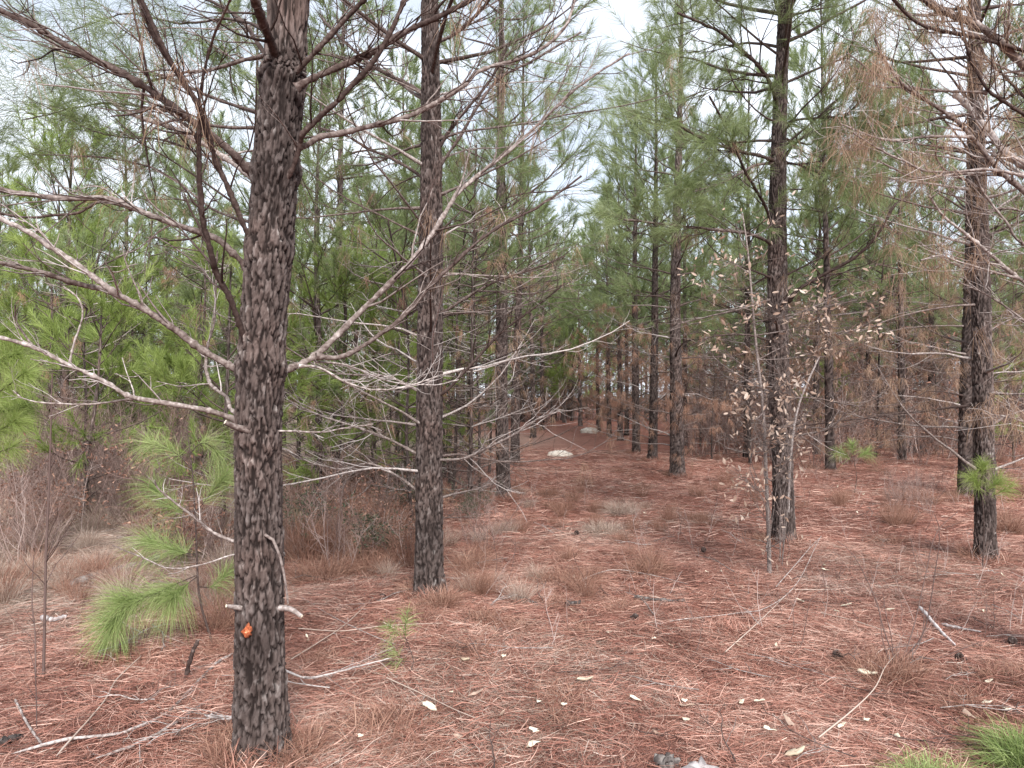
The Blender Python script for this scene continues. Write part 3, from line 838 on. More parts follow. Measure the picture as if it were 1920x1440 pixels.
# ================================================================== STAND BEHIND: variants copied along the planted rows
def pine_variant(seed, H, r, cz, dead0, hang_p, hang_mat, needle_mat='green_needles', W=.0085, Lmax=2.3, per_shoot=52, twn=8, ddz=.42, dL=1.7, tone=.5, dens=1.0):
    rng = np.random.default_rng(seed)
    root = thing('pine_tree', 'x', 'pine tree', (0, 0, 0))
    lean = rng.normal(0, .12, 2)
    ctrl = [V(0, 0, -.1), V(lean[0] * .3, lean[1] * .3, H * .3), V(lean[0] * .2, lean[1], H * .65), V(lean[0], lean[1] * 1.4, H)]
    mb = MB(); path, s, R = trunk(mb, ctrl, [r, r * .74, r * .42, .012], seed, 16, .05, .012, .05, .09)
    mb.build('trunk', root)
    mb = MB(); hg = []
    z = dead0
    while z < cz + .8:
        k = rng.integers(2, 5); a0 = rng.uniform(0, 6.28)
        for i in range(k):
            a = a0 + i * 6.28 / k + rng.normal(0, .3); p, rr = at_z(path, R, z)
            d = nrm(V(math.cos(a), math.sin(a), rng.uniform(.05, .6)))
            L = dL * rng.uniform(.5, 1.2)
            lp = curved(p, d, L, rng, 8, .3, .18, .1)
            tn = np.clip(.5 + rng.normal(0, .2), 0, 1)
            tube(mb, lp, np.linspace(.012, .004, 8), 4, 'twig', tn)
            twigs(mb, lp, .009, rng, twn, .55 * L / dL, 2, .2, .25, tn, None, hg, hang_p, 3, .0028)
        z += ddz * rng.uniform(.7, 1.3)
    if hg: hanging(mb, hg, rng, 16, .18, W * .8, hang_mat, .45, 1)
    if mb.n: mb.build('deadwood', root)
    cb = crown(root, path, R, rng, cz, H, Lmax, W, tone, per_shoot, needle_mat, .5, 'crown', None, dens)
    return root


VAR_GREEN = [pine_variant(401 + i, 9.6 + .6 * i, .10 + .006 * i, 3.6 + .3 * i, .9, .15, 'tan_needles') for i in range(3)]
VAR_RUST = [pine_variant(421 + i, 9.4 + .5 * i, .10 + .008 * i, 3.3 + .25 * i, .7, .5, 'rust_needles', twn=9, ddz=.38, dL=1.8) for i in range(3)]
VAR_LOW = [pine_variant(441 + i, 6.5 + .9 * i, .07 + .006 * i, 1.5 + .3 * i, .6, .3, 'tan_needles', Lmax=1.9, per_shoot=54, tone=.55) for i in range(3)]
VAR_YOUNG = [pine_variant(461 + i, 2.8 + .9 * i, .035 + .008 * i, .5, .3, .0, 'tan_needles', 'bright_needles', .0060, 1.15, 60, 2, .6, .5, .5) for i in range(3)]
for i, v in enumerate(VAR_YOUNG):
    v['category'] = 'young pine'; v.name = 'young_pine'
used = {}


def place(var, x, y, rot, sc, label, group):
    loc = (x, y, float(gh(x, y)))
    if var.name not in used:
        used[var.name] = 1
        var.location = loc; var.rotation_euler = (0, 0, rot); var.scale = (sc,) * 3
        var['label'] = label
        if group: var['group'] = group
        return var
    return dup(var, loc, rot, sc, label, group)


prng = random.Random(5)
# single trees with their own place in the photo: (px, distance, variants, scale, label)
SOLO = [
    (1530, 20, VAR_RUST, .95, 'pine seen just right of the oak sapling, behind its dead leaves'),
    (1626, 25, VAR_RUST, 1.0, 'slim dark pine between the oak sapling and the cut stump'),
    (1745, 23, VAR_RUST, 1.0, 'dark pine rising behind the cut stump on the right'),
    (1350, 29, VAR_RUST, 1.0, 'thin pine at the back between the path pines and the oak sapling'),
    (1000, 28, VAR_GREEN, 1.0, 'grey pine at the back, just left of the straw path'),
    (1072, 46, VAR_LOW, 1.15, 'pine closing the far end of the straw path'),
    (236, 19, VAR_GREEN, .95, 'pine with straight dark trunk behind the brown brush on the left'),
    (330, 25, VAR_GREEN, 1.0, 'pine whose dark foot shows between the brush and the biggest trunk'),
    (632, 15.5, VAR_GREEN, 1.05, 'thin trunked pine between the biggest trunk and the second pine'),
    (152, 24, VAR_LOW, 1.2, 'narrow pine with green tip against the sky at far left'),
    (880, 14, VAR_LOW, .5, 'spindly pine sapling just right of the second pine'),
    (595, 9.4, VAR_LOW, .72, 'slim reddish pine sapling right of the biggest trunk'),
    (1122, 33, VAR_RUST, 1.0, 'first dark trunk of the far row right of the path'),
    (1142, 29, VAR_RUST, .95, 'second dark trunk of the far row right of the path'),
    (1163, 26, VAR_RUST, .9, 'third dark trunk of the far row right of the path'),
]
taken = []
for i, (px, d, vs, sc, lab) in enumerate(SOLO):
    x = (px - 960) / F * d
    place(vs[i % 3], x, d, prng.uniform(0, 6.28), sc, lab, None); taken.append((x, d))
for k_, (px, d, vs, sc, lab) in enumerate(((1283, 24, VAR_GREEN, 1.05, 'tall thin pine with pale upper trunk above the three path pines'), (1400, 19, VAR_GREEN, .95, 'green crowned pine just left of the tall pine behind the oak sapling'),
        (1556, 16, VAR_GREEN, .95, 'slim green pine between the oak sapling and the right front pine'), (1175, 30, VAR_GREEN, 1.0, 'green crowned pine over the right side of the path end'), (1690, 18, VAR_GREEN, .9, 'green pine seen through the hanging dead needles on the right'),
        (470, 12.5, VAR_GREEN, .8, 'green pine hidden low behind the biggest trunk'), (760, 17, VAR_GREEN, .95, 'green pine just left of the second pine'), (1040, 47, VAR_GREEN, 1.0, 'green pine at the far left side of the path end'))):
    x = (px - 960) / F * d; place(vs[k_ % 3], x, d, prng.uniform(0, 6.28), sc, lab, None); taken.append((x, d))
VAR_TWIG = [pine_variant(481 + i, 4.2 + .8 * i, .026 + .004 * i, 2.9 + .5 * i, .25, .06, 'rust_needles', W=.005, Lmax=.9, per_shoot=40, twn=8, ddz=.28, dL=.95) for i in range(3)]
for v in VAR_TWIG: v['category'] = 'pine sapling'; v.name = 'pine_sapling'
for k_ in range(45):
    zone_ = 0 if k_ < 10 else 1 if k_ < 41 else 2
    px, d = ((prng.uniform(545, 930), prng.uniform(8.5, 16)), (prng.uniform(1290, 1930), prng.uniform(15, 30)), (prng.uniform(-20, 420), prng.uniform(10.5, 18)))[zone_]
    x = (px - 960) / F * d
    place(VAR_TWIG[k_ % 3], x, d, prng.uniform(0, 6.28), prng.uniform(.7, 1.2), ('thin twiggy pine sapling in the tangle between the two front pines', 'thin twiggy pine sapling in the brown thicket on the right', 'thin twiggy pine sapling in the brush on the left')[zone_],
          ('twiggy saplings between the front pines', 'twiggy saplings of the right thicket', 'twiggy saplings in the left brush')[zone_]); taken.append((x, d))
# young bright pines
for px, d, k, sc, lab in ((845, 13.5, 1, .9, 'bright green young pine just behind the second pine'),
                          (418, 8.6, 1, .85, 'yellow green young pine partly behind the biggest trunk'),
                          (700, 11, 2, .85, 'wispy young pine between the biggest trunk and the second pine'),
                          (560, 12.5, 2, .8, 'bushy young pine right behind the biggest trunk'),
                          (1088, 39, 2, 2.1, 'bright green young pine at the far end of the path'), (1058, 43, 1, 2.4, 'bright green pine left of the brightest one at the path end'),
                          (640, 9.5, 1, .9, 'bright feathery young pine right of the slim reddish sapling'), (745, 10.5, 2, .75, 'light green young pine touching the left side of the second pine'), (160, 9.5, 0, 1.0, 'low light green young pine in the brush at far left'),
                          (250, 14, 2, .95, 'young pine in the brush left of the biggest trunk'),
                          (95, 12.5, 2, .95, 'full young pine behind the brush near the left edge'),
                          (1900, 17, 0, .8, 'low green young pine at the right edge behind the front pine'),
                          (1570, 24, 0, .9, 'low dark green young pine in the brown thicket on the right'),
                          (330, 11.5, 0, .75, 'small soft young pine in front of the dark trunk foot on the left')):
    x = (px - 960) / F * d
    place(VAR_YOUNG[k], x, d, prng.uniform(0, 6.28), sc, lab, None)

for k_ in range(46):
    d = prng.uniform(13, 34); px = prng.uniform(-60, 720); x = (px - 960) / F * d
    if any((x - a) ** 2 + (d - b) ** 2 < 1.2 for a, b in taken): continue
    taken.append((x, d)); vs = VAR_YOUNG if prng.random() < .32 else VAR_LOW
    if vs is VAR_LOW: place(vs[k_ % 3], x, d, prng.uniform(0, 6.28), prng.uniform(.5, .85), 'half grown green pine among the left stand', 'half grown pines of the left stand')
    else: place(vs[1 + k_ % 2], x, d, prng.uniform(0, 6.28), prng.uniform(.9, 1.5), 'light green young pine in the understory of the left stand', 'young pines of the left stand')
far_mb = MB(); frng = np.random.default_rng(77)
for k_ in range(130):
    d = prng.uniform(54, 88); px = prng.uniform(-120, 2040); x = (px - 960) / F * d; H_ = prng.uniform(6.5, 10.5); g_ = float(gh(x, d))
    pth = np.array([V(x, d, g_ - .1), V(x + prng.gauss(0, .1), d, g_ + H_ * .5), V(x + prng.gauss(0, .2), d, g_ + H_)]); pth = smooth_path(pth, 20)
    tube(far_mb, pth, np.linspace(.11, .015, 20), 6, 'twig', .35)
    crown(None, pth, np.linspace(.11, .015, 20), frng, g_ + prng.uniform(.8, 2.6), g_ + H_, 1.9, .05, .5, 7, dz=.75, mb=far_mb)
tag(far_mb.build('far_pine_woods'), 'far pine woods closing the view at the very back of the stand', 'woods', None, 'stuff')
for k_ in range(12):
    d = prng.uniform(42, 52); px = prng.uniform(960, 1180); x = (px - 960) / F * d; taken.append((x, d))
    place(VAR_LOW[k_ % 3], x, d, prng.uniform(0, 6.28), prng.uniform(.8, 1.15), 'green pine closing the view behind the end of the path', 'pines closing the end of the path')
ZL = {
    'left': ('pine in the dense green stand behind the brown brush on the left', 'pines of the left stand'),
    'mid': ('pine standing far back beyond the second pine and the straw path', 'pines beyond the path'),
    'right': ('pine with rust brown lower limbs deep in the thicket on the right', 'pines of the right thicket'),
}
for k in range(-16, 17):
    off = -1.25 + 3.3 * k
    y = 13.0 + prng.uniform(0, 2)
    while y < 56:
        x = off + .0823 * y + prng.gauss(0, .35)
        yy = y + prng.gauss(0, .3)
        y += prng.uniform(2.5, 3.9) if y < 34 else prng.uniform(3.2, 5.0) if y < 60 else prng.uniform(5, 8)
        if abs(x) > .77 * yy + 2.5: continue
        if any((x - a) ** 2 + (yy - b) ** 2 < 1.9 for a, b in taken): continue
        if k in (0, 1) and yy < 24: continue                       # those rows are built tree by tree
        if -1.2 < x - .0823 * yy < 1.9 and yy < 56: continue                     # the straw path stays open
        px = 960 + x / yy * F
        if px < 620 and yy < 17: continue
        if px > 1500 and yy < 16: continue
        if px < 760 and yy < 40 and prng.random() < .30: continue
        if px < 760: zone, vs = 'left', (VAR_GREEN if prng.random() < .55 else VAR_LOW)
        elif px < 1120: zone, vs = 'mid', (VAR_GREEN if prng.random() < .6 else VAR_LOW)
        else: zone, vs = 'right', (VAR_RUST if prng.random() < .8 else VAR_LOW)
        taken.append((x, yy))
        place(prng.choice(vs), x, yy, prng.uniform(0, 6.28), prng.uniform(.82, 1.12), *ZL[zone])
# variants never used would stand at the origin
for vs in (VAR_GREEN, VAR_RUST, VAR_LOW, VAR_YOUNG, VAR_TWIG):
    for v in vs:
        if v.name not in used:
            for c in list(v.children): bpy.data.objects.remove(c)
            bpy.data.objects.remove(v)

# ================================================================== UNDERSTORY
def pine_sapling(label, stem_pts, r, shoots_px, seed, mat='tuft_green', per=330, L=.2, W=.0018, tone=.62, droop=.24, name='pine_sapling'):
    """stem plus side shoots, each ending in a full brush of long needles"""
    rng = np.random.default_rng(seed)
    base = stem_pts[0]
    root = thing(name, label, 'pine sapling', base)
    mb = MB(); path = smooth_path(stem_pts, 14); tube(mb, path, np.linspace(r, r * .45, 14), 7, 'twig', .22); mb.build('stem', root)
    for pts, ln, pn in shoots_px:
        mb = MB(); sp = smooth_path(pts, 8); tube(mb, sp, np.linspace(r * .5, r * .25, 8), 5, 'twig', .2)
        br = mb.build('branch', root)
        nb = MB()
        d = nrm(sp[-1] - sp[-3]); seglen = np.linalg.norm(sp[-1] - sp[-3])
        sh = [(sp[j], nrm(sp[j + 1] - sp[j]), np.linalg.norm(sp[j + 1] - sp[j]) * .6) for j in (2, 3, 4, 5)] + [(sp[-2], d, seglen * .5)] * 3
        plume(nb, sh, rng, int(per * pn / 6.5), ln * 1.05, W, mat, tone, 2, .03, (.3, 1.35), droop)
        nb.build('needle_cluster', br)
    return root


S = lambda lst, d, d1=None: TP(lst, d, d if d1 is None else d1)
g = G(398, 1205); d = g[1]
pine_sapling('pine sapling with drooping bright green brushes beside the biggest trunk', [g, P(374, 1120, d), P(368, 1010, d), P(362, 900, d), P(350, 800, d + .2)], .008, [
    (S([(371, 1078), (330, 1095), (285, 1115), (235, 1125)], d, d - .3), .24, 2.2), (S([(300, 1110), (255, 1130), (215, 1165)], d - .2, d - .4), .22, 1.8),
    (S([(371, 1080), (345, 1100), (330, 1115)], d, d - .15), .22, 1.4), (S([(369, 1040), (340, 1035), (280, 1015)], d, d + .3), .22, 2.2),
    (S([(366, 960), (380, 945), (415, 900)], d, d + .1), .22, 1.3), (S([(366, 960), (330, 955), (290, 915)], d, d + .3), .22, 1.6),
    (S([(360, 880), (330, 850), (280, 830)], d + .1, d + .4), .22, .9), (S([(356, 850), (380, 830), (405, 845)], d + .1, d + .2), .2, .8),
    (S([(372, 1100), (395, 1100), (420, 1080)], d, d + .1), .17, .8), (S([(215, 1170), (200, 1200), (180, 1230)], d - .35, d - .3), .16, .9)], 501)
d = 7.2; g = P(-60, 990, d); g[2] = float(gh(g[0], g[1]))
pine_sapling('green sapling boughs entering at the left edge', [g, P(-70, 800, d), P(-80, 600, d), P(-80, 480, d)], .02, [
    (S([(-60, 760), (-10, 740), (45, 700)], d, d - .2), .26, 2.0), (S([(-65, 700), (-20, 680), (30, 665)], d), .26, 2.0), (S([(-60, 840), (-20, 820), (25, 790)], d), .26, 2.0),
    (S([(-60, 900), (-30, 860), (20, 840)], d, d - .1), .24, 1.5), (S([(-70, 620), (-30, 630), (15, 620)], d), .24, 1.5), (S([(-70, 720), (0, 770), (40, 760)], d, d + .2), .24, 1.6)], 502, 'bright_needles', W=.0026)
g = G(592, 990); d = g[1]
pine_sapling('low green pine sapling peeking out right of the biggest trunk', [g, P(593, 960, d), P(596, 900, d), P(600, 820, d)], .012, [
    (S([(592, 985), (575, 985), (545, 990)], d, d - .2), .2, 1.6), (S([(592, 1010), (570, 1015), (540, 1020)], d, d), .18, 1.2), (S([(594, 960), (580, 965), (560, 970)], d, d - .2), .18, 1.2)], 503)
g = G(768, 1262); d = g[1]
pine_sapling('tiny thin pine seedling alone on the straw below the second pine', [g, P(775, 1240, d), P(768, 1215, d), P(757, 1185, d), P(762, 1165, d)], .003, [
    (S([(768, 1218), (760, 1205), (762, 1165)], d), .10, .35), (S([(770, 1225), (755, 1235), (745, 1225)], d), .09, .3), (S([(764, 1200), (748, 1190), (742, 1185)], d), .09, .3)], 504, W=.0018)
g = G(1842, 985); d = 6.9; g = P(1842, 1060, d); g[2] = float(gh(g[0], g[1]))
pine_sapling('small sapling with one yellow green brush before the right front trunk', [g, P(1845, 990, d), P(1842, 930, d), P(1842, 895, d)], .006, [
    (S([(1842, 925), (1835, 915), (1825, 900)], d, d - .1), .17, 1.0), (S([(1843, 930), (1855, 915), (1868, 905)], d), .17, 1.0), (S([(1843, 940), (1870, 925), (1890, 915)], d), .15, .6), (S([(1842, 900), (1842, 890), (1843, 880)], d), .15, .8)], 505, 'bright_needles')
g = G(1602, 925); d = g[1]
pine_sapling('little green pine seedling on the straw left of the cut stump', [g, P(1606, 895, d), P(1602, 865, d), P(1600, 845, d)], .006, [
    (S([(1602, 870), (1590, 858), (1575, 848)], d), .2, .6), (S([(1602, 865), (1612, 855), (1622, 850)], d), .2, .6), (S([(1602, 860), (1600, 850), (1598, 838)], d), .18, .6)], 506, W=.003)


def tuft(label, p, h, per, mat, seed, name, cat, W=.0025, spread=(.1, 1.0), droop=.35, rad=.06, group=None, tone=.55):
    rng = np.random.default_rng(seed); mb = MB()
    n = max(per // 6, 1)
    a = rng.uniform(0, 6.28, n); r = rad * np.sqrt(rng.random(n))
    C = np.stack([r * np.cos(a), r * np.sin(a), np.full(n, -.01)], 1)
    D = np.stack([C[:, 0] * 4, C[:, 1] * 4, np.ones(n)], 1)
    needles(mb, C, D, 6, h, W, spread, droop, rng, mat, tone, .22, 2)
    me = mb.mesh(name)
    o = bpy.data.objects.new(name, me); col.objects.link(o); o.location = p
    return tag(o, label, cat, group)


tuft('lush green grass tuft in the bottom right corner', G(1932, 1450), .36, 1500, 'tuft_green', 601, 'grass_tuft', 'grass tuft', .0024, (.1, 1.25), .45, .10)
tuft('paler low green grass tuft at the bottom edge near the right corner', G(1755, 1478), .24, 900, 'tuft_green', 602, 'grass_tuft', 'grass tuft', .0022, (.2, 1.3), .45, .12, None, .75)
for i, (px, py, h, rad, lab) in enumerate((
        (830, 1140, .22, .09, 'drooping red straw tuft at the foot of the second pine'),
        (905, 1165, .14, .10, 'dark straw tuft on the ground right of the second pine'),
        (1065, 1095, .22, .24, 'wide brown straw mound in the middle of the clearing'),
        (1660, 1270, .22, .18, 'straw mound around the bare upright stems on the right'),
        (1902, 1280, .17, .12, 'low straw tuft near the right edge'),
        (885, 1065, .30, .14, 'brown bunch grass right behind the foot of the second pine'),
        (1305, 975, .16, .12, 'small dark bunch grass in the open straw left of the oak sapling'),
        (1160, 965, .30, .10, 'pale bunch grass clump in the middle of the clearing'),
        (1715, 940, .35, .28, 'large brown bunch grass clump left of the right front pine'),
        (1890, 1000, .35, .15, 'rusty bunch grass right of the right front pine'),
        (690, 1075, .30, .22, 'rusty bunch grass just left of the foot of the second pine'),
        (600, 1090, .35, .20, 'rusty bunch grass right beside the biggest trunk'),
        (1210, 1075, .2, .16, 'flattened straw mound left of the oak sapling'),
        (560, 1420, .20, .10, 'long red straw heaped at the foot of the biggest trunk'),
        (430, 1440, .18, .08, 'straw hanging at the left foot of the biggest trunk'),
        (1130, 1000, .22, .16, 'grey bunch grass near the middle of the straw'),
        (1020, 930, .2, .12, 'small bunch grass beside the pale barked pine'),
        (410, 1180, .45, .12, 'upright rusty grass between the sapling and the biggest trunk'))):
    tuft(lab, G(px, py), h * 1.3, 520 if rad < .15 else 1000, 'rust_grass' if i % 8 != 7 else 'dry_grass', 620 + i, 'straw_tuft', 'straw tuft', .0024, (.15, 1.35), .4, rad)

MV = [tuft('x', (0, 0, -50), .13 + .04 * i, 260, 'straw' if i < 2 else 'rust_grass', 640 + i, 'straw_mound', 'straw mound', .0028, (.5, 1.5), .25, .12) for i in range(4)]
for k_ in range(150):
    y = 3.3 + 13 * random.Random(k_).random() ** 1.2; x = random.Random(k_ + 999).uniform(-.5, .74) * y
    o = MV[k_] if k_ < 4 else MV[k_ % 4].copy()
    if k_ >= 4: col.objects.link(o)
    o.location = (x, y, float(gh(x, y))); s_ = random.Random(k_ + 50).uniform(.6, 1.3); o.scale = (s_, s_, s_ * .8); o.rotation_euler = (0, 0, k_ * 2.4)
    o['label'] = 'low loose heap of pine straw on the forest floor'; o['group'] = 'straw heaps on the forest floor'
for k_, (root_, r_) in enumerate([(A, .13)] + [(HP[q_][0], .11) for q_ in range(9)]):
    for m_ in range(7):
        a_ = m_ * 6.283 / 7 + .4; bx, by = root_.location[0] + math.cos(a_) * r_ * 1.15, root_.location[1] + math.sin(a_) * r_ * 1.15
        o = MV[m_ % 4].copy(); col.objects.link(o); o.location = (bx, by, float(gh(bx, by)) + .01); s_ = .9 + .1 * (m_ % 3); o.scale = (s_, s_, s_ * 1.1); o.rotation_euler = (0, 0, m_ * 1.7 + k_)
        o['label'] = 'pine straw piled up against the foot of a pine trunk'; o['group'] = 'straw piled at the trunk feet'
TV = []
for i in range(6):
    rng = np.random.default_rng(1400 + i); mb = MB()
    p = curved(V(-.15, 0, .035), V(1, rng.normal(0, .2), .05), .3, rng, 9, 0, .25); p[:, 2] = np.clip(p[:, 2], .02, .09)
    r_ = rng.uniform(.002, .0045); tn_ = rng.uniform(.2, .95); tube(mb, p, np.linspace(r_, r_ * .5, 9), 5, 'twig', tn_); twigs(mb, p, r_ * .7, rng, 3 + i % 3, .14, 1, .2, .05, tn_)
    TV.append(mb.mesh('fallen_twig'))
for k in range(130):
    y = 3.3 + 9 * prng.random() ** 1.2; x = prng.uniform(-.6, .72) * y
    o = bpy.data.objects.new('fallen_twig', TV[k % 6]); col.objects.link(o); o.location = (x, y, float(gh(x, y)) + .015); o.rotation_euler = (0, 0, prng.uniform(0, 6.28)); s_ = prng.uniform(.6, 1.9); o.scale = (s_, s_, 1)
    tag(o, 'small dead twig lying loose on the pine straw', 'twig', 'dead twigs on the straw')
rng = np.random.default_rng(1450); mb = MB()
for ring in range(8):
    zc = .008 + ring * .0065; rc = .022 * math.sin(math.pi * (ring + 1) / 9.5) + .004
    for m_ in range(9):
        a_ = m_ * 6.283 / 9 + ring * .35; c_, s_ = math.cos(a_), math.sin(a_); t_ = V(-s_, c_, 0) * .0055; o_ = V(c_, s_, 0)
        b_ = V(0, 0, zc); v_ = [b_ + o_ * rc * .3 - t_ * .6, b_ + o_ * rc * .3 + t_ * .6, b_ + o_ * rc * 1.1 + t_ + V(0, 0, .006), b_ + o_ * rc * 1.1 - t_ + V(0, 0, .006)]
        v_ += [q + V(0, 0, .003) for q in v_]
        mb.add(v_, [[0, 1, 2, 3], [4, 5, 6, 7], [2, 3, 7, 6], [0, 1, 5, 4], [1, 2, 6, 5], [3, 0, 4, 7]], 'twig', rng.uniform(.1, .5))
tube(mb, [V(0, 0, 0), V(0, 0, .03), V(0, 0, .062)], [.012, .013, .004], 8, 'twig', .2)
cone_me = mb.mesh('pine_cone', False)
for k in range(9):
    y = 3.5 + 6 * prng.random(); x = prng.uniform(-.5, .7) * y
    o = bpy.data.objects.new('pine_cone', cone_me); col.objects.link(o); o.location = (x, y, float(gh(x, y)) + .045); o.rotation_euler = (1.5 + prng.gauss(0, .2), prng.gauss(0, .2), prng.uniform(0, 6.28)); o.scale = (.95,) * 3
    tag(o, 'dark open pine cone lying among the straw', 'pine cone', 'open pine cones on the straw')
# dry grass clumps in the brush on the left, copied
mb = MB(); rng = np.random.default_rng(650)
GV = []
for i in range(4):
    t_ = tuft('x', (0, 0, 0), .55 + .08 * i, 260, 'dry_grass' if i < 2 else 'rust_grass', 660 + i, 'grass_clump', 'grass clump', .0032, (.05, .7), .3, .12)
    GV.append(t_)
    if i > 1: t_.name = 'grass_tussock'; t_['category'] = 'grass tussock'
gu = set()


def put_grass(i, x, y, sc, lab, grp):
    v = GV[i]; loc = (x, y, float(gh(x, y)))
    if i not in gu: gu.add(i); o = v
    else: o = v.copy(); col.objects.link(o)
    o.location = loc; o.scale = (sc,) * 3; o.rotation_euler = (0, 0, prng.uniform(0, 6.28))
    o['label'] = lab; o['group'] = grp


for _ in range(170):
    y = 5.6 + 8.5 * prng.random() ** .6; px = prng.uniform(-40, 440); x = (px - 960) / F * y
    if y < 8 and 100 < px < 330 and prng.random() < .75: continue
    put_grass(prng.choice((0, 1, 1, 0, 3)), x, y, prng.uniform(.35, .75) if y < 8 else prng.uniform(.5, 1.25), 'dry tan grass clump in the brush left of the biggest trunk', 'dry grass clumps in the left brush')
for _ in range(110):
    y = prng.uniform(7, 17); px = prng.uniform(535, 780); x = (px - 960) / F * y
    put_grass(prng.choice((1, 2, 3, 3)), x, y, prng.uniform(.5, 1.0), 'dry grass clump in the scrub between the two front pines', 'dry grass clumps in the middle scrub')
for _ in range(40):
    y = prng.uniform(9, 24); px = prng.uniform(1300, 1930); x = (px - 960) / F * y
    put_grass(prng.choice((2, 3)), x, y, prng.uniform(.3, .6), 'low brown grass clump on the straw under the right pines', 'grass clumps under the right pines')


for _ in range(70):
    y = prng.uniform(5.6, 12.5); px = prng.uniform(560, 1330); x = (px - 960) / F * y
    put_grass(prng.choice((2, 3, 1)), x, y, prng.uniform(.25, .55), 'short dry bunch grass standing in the red straw of the clearing', 'bunch grass in the clearing')
# bare shrubs
def shrub_variant(seed, h, stems, spread, leaf=None, dense=6, r=.006):
    rng = np.random.default_rng(seed); root = thing('bare_shrub', 'x', 'shrub', (0, 0, 0)); mb = MB(); tips = []
    for _ in range(stems):
        if stems <= 3: mb = MB()
        a = rng.uniform(0, 6.28); b = V(math.cos(a), math.sin(a), 0) * spread * .25 * rng.random()
        d = nrm(V(math.cos(a) * spread * rng.uniform(.1, .6), math.sin(a) * spread * rng.uniform(.1, .6), 1))
        H = h * rng.uniform(.55, 1.1)
        p = curved(b - V(0, 0, .03), d, H, rng, 9, .1, .16)
        tn = np.clip(.45 + rng.normal(0, .25), 0, 1)
        tube(mb, p, np.linspace(r, r * .3, 9), 4, 'shrub_stem', tn)
        for k in range(dense):
            t = rng.uniform(.2, .97) * 8; j = min(int(t), 7); q = p[j] + (p[j + 1] - p[j]) * (t - j)
            dd = nrm(nrm(p[j + 1] - p[j]) * rng.uniform(.5, 1.1) + rand_perp(nrm(p[j + 1] - p[j]), rng) * .9 + V(0, 0, .2))
            L = H * rng.uniform(.12, .4)
            sp = curved(q, dd, L, rng, 6, .2, .25)
            tube(mb, sp, np.linspace(r * .5, r * .22, 6), 3, 'shrub_stem', tn)
            tips.append((sp[-1], nrm(sp[-1] - sp[-2])))
            for _2 in range(2):
                m_ = rng.integers(1, 5); d3 = nrm(nrm(sp[m_ + 1] - sp[m_]) + rand_perp(nrm(sp[m_ + 1] - sp[m_]), rng) * .8)
                s3 = curved(sp[m_], d3, L * .5, rng, 4, .1, .25); tube(mb, s3, np.linspace(r * .32, r * .18, 4), 3, 'shrub_stem', tn)
                tips.append((s3[-1], nrm(s3[-1] - s3[-2])))
        if stems <= 3: mb.build('stem', root)
    if stems > 3: mb.build('stem_cluster', root)
    if leaf:
        mat, n, ln, tone = leaf
        mb = MB(); rng2 = np.random.default_rng(seed + 1)
        C = np.array([t[0] for t in tips]); D = np.array([t[1] for t in tips])
        needles(mb, C, D, n, ln, ln * .32, (.3, 1.4), .1, rng2, mat, tone, .25, 2, jit=.03)
        mb.build('foliage', root)
    return root


SH_BARE = [shrub_variant(701 + i, 1.1 + .25 * i, 10, .9, None, 8) for i in range(3)]
SH_SCRUB = [shrub_variant(711 + i, .8 + .25 * i, 9, 1.1, ('scrub_leaf', 4, .05, .5), 7) for i in range(2)]
SH_DEAD = [shrub_variant(721 + i, .9 + .3 * i, 9, 1.2, ('rust_grass', 3, .05, .45), 7) for i in range(2)]
for v in SH_SCRUB: v.name = 'leafy_shrub'
for v in SH_DEAD: v.name = 'withered_shrub'
su = set()


def put_shrub(v, x, y, sc, lab, grp):
    loc = (x, y, float(gh(x, y)))
    if v.name not in su:
        su.add(v.name); v.location = loc; v.scale = (sc,) * 3; v['label'] = lab
        if grp: v['group'] = grp
    else:
        dup(v, loc, prng.uniform(0, 6.28), sc, lab, grp)


for _ in range(80):
    y = prng.uniform(8.6, 16); px = prng.uniform(-40, 250 + 12 * y); x = (px - 960) / F * y
    put_shrub(prng.choice(SH_BARE), x, y, prng.uniform(.7, 1.3), 'leafless purplish brown shrub in the thicket on the left', 'bare shrubs of the left thicket')
for _ in range(42):
    y = prng.uniform(6.6, 14); px = prng.uniform(545, 790); x = (px - 960) / F * y
    put_shrub(prng.choice(SH_SCRUB + SH_DEAD + SH_BARE), x, y, prng.uniform(.4, .85), 'scrubby dark leaved shrub between the two front pines', 'scrub between the front pines')
for _ in range(8):
    y = prng.uniform(7.5, 13); px = prng.uniform(840, 925); x = (px - 960) / F * y
    put_shrub(prng.choice(SH_SCRUB + SH_BARE), x, y, prng.uniform(.3, .55), 'low scrub right behind the second pine', 'low scrub behind the second pine')
for _ in range(95):
    y = prng.uniform(16.5, 34); px = prng.uniform(1290, 1960); x = (px - 960) / F * y
    put_shrub(prng.choice(SH_BARE + SH_DEAD), x, y, prng.uniform(.7, 1.4), 'brown leafless shrub at the back of the right clearing', 'brown shrubs behind the right pines')
for _ in range(75):
    y = prng.uniform(19, 36); px = prng.uniform(1280, 1960); x = (px - 960) / F * y
    put_shrub(prng.choice(SH_BARE + SH_DEAD[1:]), x, y, prng.uniform(1.5, 2.6), 'tall twiggy brown shrub filling the thicket behind the right pines', 'tall shrubs of the right thicket')
for _ in range(26):
    y = prng.uniform(24, 40); px = prng.uniform(640, 1050); x = (px - 960) / F * y
    if px > 930 and y < 33: continue
    put_shrub(prng.choice(SH_BARE + SH_DEAD), x, y, prng.uniform(.7, 1.3), 'brown shrub far back left of the path', 'brown shrubs left of the path')
for _ in range(12):
    y = prng.uniform(9, 13); px = prng.uniform(1660, 1760); x = (px - 960) / F * y
    put_shrub(prng.choice(SH_BARE), x, y, prng.uniform(.22, .4), 'low bare twiggy shrub left of the right front pine', 'low twiggy shrubs by the right front pine')


